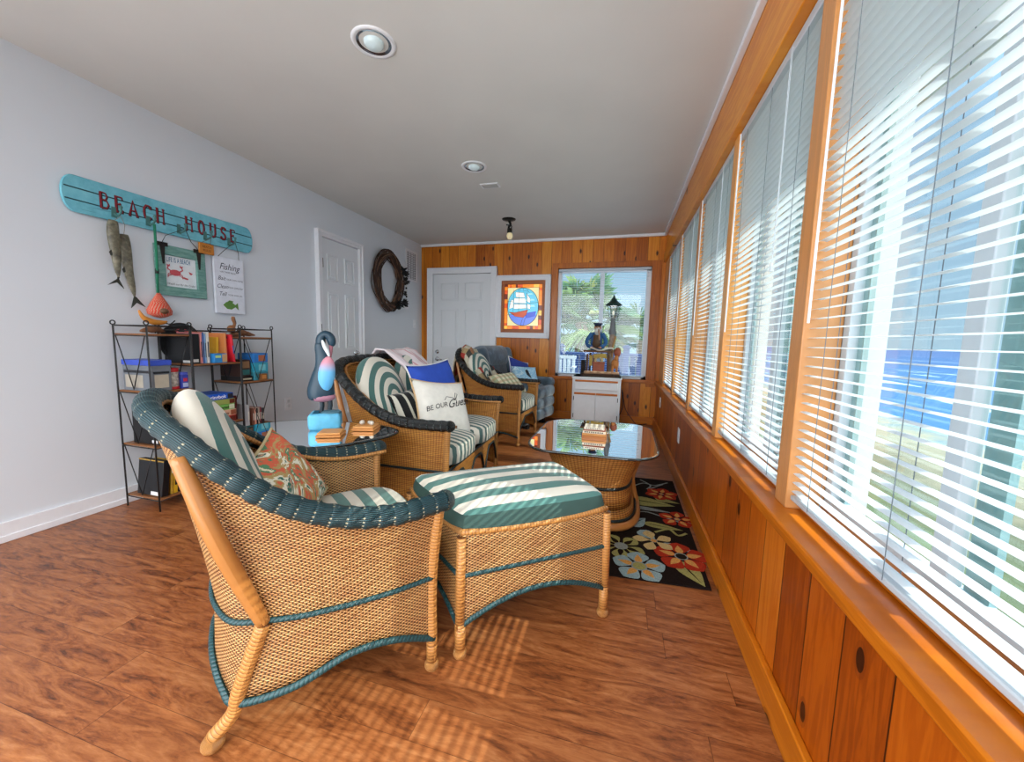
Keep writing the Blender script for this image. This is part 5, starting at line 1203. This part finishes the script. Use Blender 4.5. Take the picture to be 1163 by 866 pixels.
MB().tube(cr([(.02, -.03, .22), (.03, -.04, .36), (.055, -.03, .48)], 10), .012, 8).build('carved_rope', plain('#b58a5a', .7), ln_, smooth=True)
m = MB(); m.ball((.085, -.01, .28), (.045, .03, .058)); m.build('barrel_float', plain('#a3563a', .5, name='terracotta'), ln_, smooth=True)
m = MB(); m.lathe([(.046, .70), (.074, .84), (.078, .86)], 6, (.012, 0, 0)); m.build('lantern_glass', glass_mat('lantern_glass', (.95, .97, .98), 1.0, .02, 1.5, .12), ln_)
m = MB()
for k in range(6): a = 2 * pi * k / 6; m.tube([(.012 + .047 * cos(a), .047 * sin(a), .70), (.012 + .078 * cos(a), .078 * sin(a), .86)], .0022, 5)
m.build('lantern_bars', M_BLACK, ln_)
MB().ball((.012, 0, .77), (.014, .014, .03)).build('bulb', glow('#f0ead8', .4, 'lantern_bulb'), ln_, smooth=True)
m = MB(); m.lathe([(.082, .855), (.108, .862), (.084, .885), (.046, .915), (.020, .955), (.010, .965), (.014, .975), (.004, .99), (.0, 1.01)], 18, (.012, 0, 0)); m.build('lantern_roof', plain('#1f3a38', .4, metal=.4, name='green_black_iron'), ln_, smooth=True)
m = MB(); m.tube(cr([(.05, 5.22, .45), (.07, 5.15, .25), (.03, 5.1, .1), (.07, 5.02, .012), (.2, 5.1, .012), (.30, 5.16, .012), (.38, 5.22, .02)], 40), .005, 6); m.tube(cr([(.06, 5.24, .42), (.10, 5.16, .22), (.18, 5.12, .1), (.26, 5.10, .012), (.33, 5.2, .012)], 30), .004, 6)
tag(m.build('electric_cable', M_DARK, smooth=True), 'black power cord looping down behind the white cabinet to the floor', 'cable')

# ------------------------------------------------------------------ things on the glass tables
bt = thing('wooden_coaster_box', 'small stack of wooden coasters with white lettered edges on the coffee table', 'coaster box', (cx - .005, 2.44, .466))
for k, (hx, z0, z1, col) in enumerate(((.075, 0, .016, '#b06a30'), (.074, .017, .030, '#c98a4a'), (.070, .031, .047, '#e3d4bd'), (.068, .048, .054, '#8f3f1f'), (.062, .055, .070, '#e6dac6'))):
    MB().box(-hx, hx, -.055, .055, z0, z1).build('coaster', plain(col, .5, name='coaster_wood'), bt, bevel=.002)
m = MB()
for k in range(9): m.box(-.058 + k * .013, -.050 + k * .013, -.0556, -.0548, .035, .043).box(-.050 + k * .011, -.044 + k * .011, -.0556, -.0548, .060, .066)
m.build('edge_print', plain('#3a2c22', .7), bt)
def coaster_stack(label, x, y, rz, items):
    t = thing('coaster_tray', label, 'coaster', (x, y, .5915), rz, 'wooden coasters on the end table')
    MB().box(-.055, .055, -.055, .055, 0, .012).build('tray', plain('#c98544', .5, name='light_wood'), t, bevel=.003)
    MB().box(-.05, .05, -.05, .05, .0125, .022).build('coaster', plain('#d99a58', .5, name='orange_light_wood'), t, bevel=.003)
    m = MB()
    if items:
        m.ball((-.02, 0, .034), (.014, .014, .012)).ball((.01, .02, .03), (.01, .012, .01)).ball((.03, -.01, .034), (.012, .01, .012)); m.build('shells', plain('#c9c2b4', .5, name='shell'), t, smooth=True)
    return t
coaster_stack('plain wooden coaster set in front of the heron statue', -1.305, 1.492, .45, False)
coaster_stack('wooden coaster tray holding small shells beside the loveseat arm', -1.235, 1.66, .3, True)
# heron statue
hr = thing('heron_statue', 'blue carved heron statue with pink and sky blue wing standing on pale blue block', 'statue', (-1.445, 1.615, .591), radians(35))
g = NT('heron_paint'); _x, _y, _z = g.sep(g.co()); _n = g.noise(g.co(), 25, 5); M_HER = g.fin(g.mix(g.m('MULTIPLY', _n, .6), '#1b3f52', '#102633'), .4, bump=_n, bs=.2)
m = MB(); rbox(m, (0, 0, .04), (.15, .14, .085), .02); m.build('base_block', plain('#5fb4d8', .5, name='pale_blue_paint', var=.15), hr, smooth=True)
m = MB(); m.ball((.03, -.02, .082), (.05, .04, .012)); m.build('base_pebbles', plain('#49707f', .7), hr, smooth=True)
m = MB()
body = cr([(-.015, 0, .150), (-.018, 0, .19), (-.010, 0, .25), (-.002, 0, .31), (-.008, 0, .365), (-.016, 0, .41), (-.014, 0, .440)], 26)
rads = [.050, .058, .062, .064, .064, .063, .061, .059, .056, .053, .050, .047, .044, .041, .038, .035, .033, .031, .029, .027, .026, .025, .024, .023, .022, .022]
m.tube(body, rads, 16, ry=.62)
m.tube(cr([(-.014, 0, .43), (-.012, 0, .460), (.008, 0, .478), (.030, 0, .466), (.038, 0, .440), (.034, 0, .42)], 20), [.022, .022, .022, .021, .021, .020, .020, .020, .020, .020, .021, .021, .021, .021, .021, .020, .019, .017, .014, .010], 12)
m.build('body', M_HER, hr, smooth=True)
m = MB(); m.tube(cr([(-.003, -.022, .45), (.006, -.024, .42), (.022, -.022, .385), (.026, -.02, .36)], 12), lambda t: .010 * sin(pi * (t * .85 + .12)), 8, ry=.5); m.build('neck_stripe', plain('#d9dfe0', .5), hr, smooth=True)
m = MB(); m.tube([(.034, -.002, .43), (.034, -.006, .39), (.030, -.006, .345)], [.011, .007, .002], 8); m.build('beak', plain('#9a5f6a', .5, name='dusty_pink'), hr, smooth=True)
m = MB(); P = Matrix.Rotation(radians(8), 4, 'Y')
g = NT('heron_wing'); _x, _y, _z = g.sep(g.co()); M_WING = g.fin(g.ramp(g.m('DIVIDE', g.m('SUBTRACT', _z, .18), .20), [(0, '#55a8dc'), (.55, '#68b4e0'), (.8, '#c98a9a'), (1, '#d08a94')]), .45)
m.ball((.012, -.022, .275), (.040, .024, .095), 0, P, 18); m.build('wing', M_WING, hr, smooth=True)
m = MB(); m.ball((-.010, 0, .160), (.062, .040, .026)); m.build('tail_feathers', plain('#a9788a', .5, name='mauve_paint'), hr, smooth=True)
for dx in (-.02, .018):
    MB().tube(cr([(dx, 0, .165), (dx + .006, 0, .12), (dx, 0, .078)], 8), [.013, .012, .012, .011, .011, .010, .010, .012], 8).build('leg', plain('#1c2c36', .5), hr, smooth=True)
MB().tube([(-.004, 0, .47), (-.006, 0, .53)], .0016, 6).build('crest_wire', M_DARK, hr)

# ------------------------------------------------------------------ game shelf (three linked iron racks)
sh = thing('folding_shelf_rack', 'black iron rack in three linked bays with wooden shelves against the white wall', 'shelf rack', (-2.86, 1.54, 0))
BX = [(0.0, .225), (.232, .548), (.555, .81)]; DX = .28
LV_ = [[1.05, .715, .392, .075], [.865, .455, .13], [1.04, .72, .385, .075]]
M_RACK = M_BLACK
def rod(m, a, b, r=.0045): m.tube([a, b], r, 6)
for bi, (ya, yb_) in enumerate(BX):
    fm = MB(); top = 1.10 if bi != 1 else 1.08
    for x in (.004, DX):
        for y in (ya, yb_):
            rod(fm, (x, y, 0), (x, y, top), .0045)
            fm.tube([(x, y + .012 * cos(a * pi / 5) * (1 if y == ya else -1), top + .012 + .012 * sin(a * pi / 5)) for a in range(10)], .0035, 6, closed=True)
    for x in (.004, DX): rod(fm, (x, ya, top - .004), (x, yb_, top - .004), .004)
    for y in (ya, yb_): rod(fm, (.004, y, top - .004), (DX, y, top - .004), .004)
    for z in LV_[bi]:
        for x in (.004, DX): rod(fm, (x, ya, z - .012), (x, yb_, z - .012), .0035)
        for y in (ya, yb_): rod(fm, (.004, y, z - .012), (DX, y, z - .012), .0035)
    zz = sorted(LV_[bi]); 
    for a_, b_ in zip(zz[:-1], zz[1:]):
        for y in (ya, yb_):
            if bi != 1: rod(fm, (.02, y, b_ - .015), (DX / 2, y, a_ + .01), .0028); rod(fm, (DX - .02, y, b_ - .015), (DX / 2, y, a_ + .01), .0028)
        if bi == 2: rod(fm, (DX, ya + .02, b_ - .015), (DX, (ya + yb_) / 2, a_ + .01), .0022); rod(fm, (DX, yb_ - .02, b_ - .015), (DX, (ya + yb_) / 2, a_ + .01), .0022)
    fm.build('iron_frame', M_RACK, sh, smooth=True)
    for z in LV_[bi]: MB().box(0, DX + .004, ya + .004, yb_ - .004, z - .010, z).build('shelf_board', M_BOARD, sh, bevel=.002)
SX, SY = -2.86, 1.54
def sbox(name, label, cat, x0, x1, y0, y1, z, h, color, parts=(), group=None, lean=0.0, rough=.45, tx=0.0):
    """box standing on a shelf; parts: (name, colour, (y0,y1,z0,z1) as fractions of the front face)"""
    t = thing(name, label, cat, (SX + (x0 + x1) / 2, SY + (y0 + y1) / 2, z + .0006), 0, group)
    wx, wy = (x1 - x0) / 2, (y1 - y0) / 2
    R_ = Matrix.Rotation(lean, 4, 'X') @ Matrix.Rotation(tx, 4, 'Y')
    lift = abs(sin(lean)) * wy + abs(sin(tx)) * wx
    m = MB(); m.xf = Matrix.Translation((0, 0, lift)) @ R_; m.box(-wx, wx, -wy, wy, 0, h); m.build('body', plain(color, rough), t, bevel=.002)
    for nm, col, (a, b, c, d), *side in parts:
        m = MB(); m.xf = Matrix.Translation((0, 0, lift)) @ R_
        if side and side[0] == 's': m.box(-wx + 2 * wx * a, -wx + 2 * wx * b, -wy - .0012, -wy + .001, h * c, h * d)
        else: m.box(wx - .001, wx + .0012, -wy + 2 * wy * a, -wy + 2 * wy * b, h * c, h * d)
        m.build(nm, plain(col, rough), t)
    return t
def stext(t, body, size, x, y, z, col, bold=.0, shear=0.0, sx=1.0):
    m = MB(); add_text(m, body, size, lambda a, b: (x, y + a * sx, z + b), bold=bold, shear=shear); return m.build('lettering', plain(col, .6), t)
# left bay, second shelf
t = sbox('toy_case', 'clear-fronted grey case with blue lid on the second shelf of the left bay', 'case', .03, .265, .015, .118, .715, .155, '#6d747c', (('figure_window', '#b9b2a0', (.15, .85, .12, .62)), ('clip', '#1d2228', (.1, .9, .66, .74)), ('side_window', '#a9a294', (.08, .70, .12, .60), 's'), ('side_band', '#22262c', (.04, .96, .68, .78), 's')))
m = MB(); m.box(-.122, .122, -.055, .055, .150, .182); m.build('blue_lid', plain('#3a55c0', .4, name='blue_plastic'), t, bevel=.003)
t = thing('snack_jar', 'clear jar with red screw lid on the second shelf of the left bay', 'jar', (SX + .21, SY + .150, .7156))
MB().lathe([(0, 0), (.036, 0), (.038, .01), (.038, .10), (.034, .11)], 20).build('glass', plain('#b0a79c', .25, name='filled_jar', var=.5, scale=60), t, smooth=True); MB().lathe([(.037, .105), (.039, .108), (.039, .128), (0, .131)], 20).build('lid', plain('#c4242c', .4, name='red_plastic'), t, smooth=True); MB().lathe([(.0385, .0), (.039, .012), (.0385, .016)], 20).build('base_ring', plain('#c4242c', .4, name='red_plastic'), t, smooth=True)
t = sbox('card_game_tub', 'small blue and violet tub beside the red-lidded jar', 'tub', .19, .25, .185, .222, .715, .085, '#3946a8', (('label', '#b9c4ea', (.1, .9, .1, .4)), ('red_logo', '#c9384a', (.2, .8, .5, .75))))
MB().box(-.028, .028, -.018, .018, .0855, .10).build('lid', plain('#5360c0', .4), t, bevel=.002)
# left bay lower shelves
t = sbox('black_binder', 'thick black case with white label on the third shelf of the left bay', 'case', .05, .27, .03, .20, .392, .20, '#101114', (('label', '#d9dadc', (.05, .3, .05, .16)), ('side_label', '#d9dadc', (.72, .92, .05, .14), 's')))
t = sbox('black_binder', 'black box with creased front and white label leaning on the bottom shelf', 'case', .06, .27, .02, .055, .075, .215, '#14161a', (('label', '#dfe0e0', (.55, .85, .02, .12), 's'), ('gold_trim', '#b08a3a', (.0, 1.0, .965, .999), 's')), lean=radians(-6))
for k, (y0, y1, hh, col, lab) in enumerate(((.075, .088, .20, '#caa23a', 'thin ochre book next to the leaning black box, bottom shelf'), (.092, .112, .20, '#e0b52a', 'yellow spined tool box on the bottom shelf of the left bay'), (.118, .138, .17, '#22262c', 'black book with blue mark on the bottom shelf of the left bay'), (.142, .165, .18, '#2a2d36', 'dark grey book near the end of the bottom shelf'), (.17, .20, .16, '#8d93a8', 'pale lilac book at the end of the bottom shelf'))):
    sbox('book', lab, 'book', .08, .26, y0, y1, .075, hh, col, (('spine_label', '#16181c' if k == 1 else '#3a5fc0' if k == 2 else '#d9d4c4', (.2, .8, .25, .7) if k == 1 else (.15, .85, .65, .82)),), 'books on the bottom shelf', lean=radians(-4))
# middle bay, upper shelf
t = sbox('black_binder', 'tall black case with white label at the left of the middle bay shelf', 'case', .02, .25, .245, .300, .865, .19, '#121316', (('side_label', '#d5d5d2', (.70, .96, .03, .11), 's'), ('label', '#d5d5d2', (.2, .8, .05, .15))))
for k, (y0, y1, hh, col, lab) in enumerate(((.306, .318, .20, '#d98a8a', 'thin pink book upright beside the black case'), (.321, .330, .20, '#4a6fb0', 'thin dark blue book upright beside the pink one'), (.333, .342, .19, '#8fb4dc', 'thin light blue book upright in the middle bay'), (.346, .362, .20, '#e3e0d8', 'white book upright in front of the round black tray'))):
    sbox('book', lab, 'book', .04, .25, y0, y1, .865, hh, col, (('spine_title', '#3a3a3a', (.3, .7, .2, .7)),), 'upright books in the middle bay')
t = thing('round_tray', 'round black tray with red design standing behind the books in the middle bay', 'tray', (SX + .032, SY + .335, .866)); MB().lathe([(0, 0), (.125, 0), (.13, .006), (.128, .012), (0, .012)], 36, (0, 0, .131), 0, Matrix.Rotation(pi / 2, 3, 'Y')).build('disc', M_DARK, t, smooth='auto')
m = MB(); m.prism([(.02, .205), (.07, .200), (.065, .21), (.02, .22)], lambda y, z: (.0125, y, z), (.001, 0, 0)); m.prism([(.085, .10), (.10, .16), (.105, .12)], lambda y, z: (.0125, y, z), (.001, 0, 0)); m.prism([(-.05, .21), (-.01, .22), (-.02, .20)], lambda y, z: (.0125, y, z), (.001, 0, 0)); m.build('red_design', plain('#c9545a', .5), t)
sbox('game_box', 'blue and tan card game box lying at the front of the middle bay', 'game box', .20, .275, .372, .458, .865, .062, '#2f86c8', (('picture', '#c9a070', (.60, .98, .08, .92)), ('title', '#bfe08a', (.08, .5, .55, .8))))
t = sbox('book', 'large yellow book standing in the middle bay', 'book', .06, .19, .385, .46, .865, .17, '#d9a62a', (('spine', '#e8c040', (.80, 1.0, 0, 1)),), 'upright books in the middle bay', lean=radians(-3))
sbox('book', 'tall orange-brown book behind the yellow one', 'book', .02, .055, .375, .465, .865, .205, '#b5622a', (), 'upright books in the middle bay')
sbox('book', 'pale orange book at the right of the yellow one', 'book', .08, .24, .474, .486, .865, .20, '#d98a50', (), 'upright books in the middle bay')
sbox('book', 'red book with dark spine top at the right end of the middle bay', 'book', .07, .22, .495, .512, .865, .185, '#c41f2f', (('spine_top', '#2a1c40', (.0, 1, .88, .98)),), 'upright books in the middle bay')
sbox('book', 'bright red leaning book last in the middle bay', 'book', .10, .255, .521, .534, .865, .19, '#e02a3c', (('spine_title', '#4a6fb0', (.2, .8, .3, .6)),), 'upright books in the middle bay', lean=radians(5))
# puzzle boxes
zz = .455
for k, (h, col, lab, txt, tc, bc) in enumerate(((.042, '#c22a2a', 'red puzzle box at the bottom of the puzzle stack', 'Springbok', '#f0e6d8', '#6a2a22'), (.042, '#e0b59a', 'peach puzzle box second from the bottom of the stack', 'Linda de Bailey', '#5a2a20', '#a05a40'), (.040, '#79b85a', 'green puzzle box in the middle of the stack', 'over 12 assorted', '#1f3a1c', '#d9e0c0'), (.036, '#9aa85a', 'olive puzzle box second from the top of the stack', '', '#fff', '#6a3020'), (.040, '#1f5fd0', 'blue puzzle box with white springbok lettering on top of the stack', 'springbok', '#f2f6ff', '#2a2a32'))):
    dx = (.0, .004, -.003, .0, -.008)[k]
    t = sbox('puzzle_box', lab, 'puzzle box', .06, .272 + dx * .5, .30 + dx, .50 + dx, zz, h - .001, col, (('picture', bc, (.80, .98, .1, .9)),) + ((('red_badge', '#c4384a', (.0, .22, .1, .9)),) if k == 3 else ()), 'stack of puzzle boxes in the middle bay')
    if txt: stext(t, txt, .034 if k in (0, 4) else .022, .1075 + dx * .2, -.02, .008 if k in (0, 4) else .012, tc, bold=.0006, sx=1.0)
    zz += h
t = sbox('book', 'dark red tall book beside the puzzle stack', 'book', .05, .25, .512, .530, .455, .17, '#5a1c22')
# right bay
t = sbox('game_box', 'black game box with pale lettering lying behind the puzzles', 'game box', .05, .25, .575, .66, .72, .035, '#1c1a1a', (('title', '#b9b49a', (.1, .9, .3, .6)),))
zz = .7555
t = sbox('game_box', 'dark brown picture game box at the left of the right bay', 'game box', .05, .24, .575, .655, zz, .12, '#3a2620', (('picture', '#8a6a4a', (.15, .9, .5, .9)), ('teal_label', '#2f6a6a', (.1, .9, .08, .4))))
zz = .72
for k, (h, col, pc_, lab) in enumerate(((.06, '#3f8fa0', '#c9c4b0', 'teal animal game box at the bottom of the blue pile'), (.072, '#3aa8c4', '#7fd0dc', 'turquoise game box in the middle of the blue pile'), (.07, '#2f7fd0', '#b06a4a', 'blue game box with brown animal picture on top of the pile'))):
    sbox('game_box', lab, 'game box', .10, .26, .672, .785, zz, h - .001, col, (('picture', pc_, (.3, .8, .15, .8)),), 'blue pile of game boxes in the right bay'); zz += h
t = sbox('game_box', 'tiny brown wooden box at the front edge of the right bay', 'box', .262, .283, .70, .755, .72, .048, '#8a5a30', (('picture', '#c98a4a', (.2, .8, .2, .8)),))
for k, (y0, y1, hh, col) in enumerate(((.60, .615, .16, '#b9b9bc'), (.64, .652, .13, '#7a4a38'), (.656, .668, .13, '#d99a86'), (.671, .682, .125, '#2a2226'), (.685, .697, .13, '#b0a090'), (.70, .712, .13, '#8a2a3a'), (.716, .735, .12, '#2c2c30'))):
    sbox('book', ['tall grey folder apart from the row in the right bay', 'brown disc case first in the small row', 'salmon disc case second in the small row', 'black disc case third in the small row', 'beige disc case fourth in the small row', 'maroon disc case fifth in the small row', 'wide dark disc case closing the small row'][k], 'book', .12, .26, y0, y1, .385, hh, col, (('spine_title', '#d9d4c8', (.2, .8, .3, .7)),), 'row of disc cases in the right bay')
sbox('game_box', 'teal box on the bottom shelf of the right bay', 'game box', .10, .26, .62, .74, .075, .14, '#3f8a8a', (('picture', '#a9c4b4', (.1, .9, .2, .8)),))
# driftwood and carved birds on top
def driftwood(label, y, z, L, seed):
    rnd = random.Random(seed); t = thing('driftwood', label, 'driftwood', (SX + .15, SY + y, z), 0, 'driftwood pieces on top of the rack'); m = MB()
    for k in range(3):
        y0 = -L / 2 + rnd.uniform(0, .02); m.tube(cr([(rnd.uniform(-.03, .03), y0, .014), (rnd.uniform(-.02, .02), 0, .024 + .006 * k), (rnd.uniform(-.03, .03), -y0 * rnd.uniform(.6, 1), .014)], 12), lambda t_: .004 + .013 * sin(pi * t_) * (1 + .2 * sin(t_ * 20)), 8)
    m.build('wood', plain('#7a5136', .8, name='driftwood_brown', var=.4, scale=40), t, smooth=True)
driftwood('driftwood piece on top of the left bay', .115, 1.051, .17, 1); driftwood('knotty driftwood pieces on top of the right bay', .68, 1.041, .20, 5)
b = thing('carved_gull', 'thin carved wooden shore bird with long beak above the left bay', 'carved bird', (SX + .17, SY + .10, 1.10))
m = MB(); m.tube(cr([(0, -.065, .085), (0, -.045, .045), (0, 0, .022), (0, .05, .020), (0, .075, .028)], 18), lambda t_: .003 + .014 * sin(pi * min(1, t_ * .75 + .12)) ** 2, 10); m.build('body', plain('#c47f2e', .5, name='honey_carving'), b, smooth=True)
m = MB(); m.tube(cr([(0, .055, .024), (0, .09, .012), (0, .12, .035)], 8), .0035, 6); m.tube([(0, .01, .012), (0, .01, -.046)], .004, 6); m.build('stand', M_DARK, b, smooth=True)
b = thing('carved_pelican', 'small carved wooden pelican standing upright between middle and right bays', 'carved bird', (SX + .15, SY + .60, 1.0406))
m = MB(); m.box(-.035, .035, -.035, .035, 0, .018); m.build('stand', plain('#6a4326', .6), b, bevel=.003)
m = MB(); m.ball((0, -.004, .055), (.022, .030, .028)); m.tube(cr([(0, .005, .065), (0, .022, .09), (0, .012, .12), (0, .014, .145)], 12), [.016, .014, .012, .010, .009, .008, .008, .009, .010, .011, .011, .008], 8); m.build('body', plain('#8a5a34', .5, name='carved_wood'), b, smooth=True)
m = MB(); m.tube([(0, .018, .142), (0, .030, .10), (0, .028, .075)], [.007, .006, .002], 8); m.build('bill', plain('#5a371f', .5), b, smooth=True)
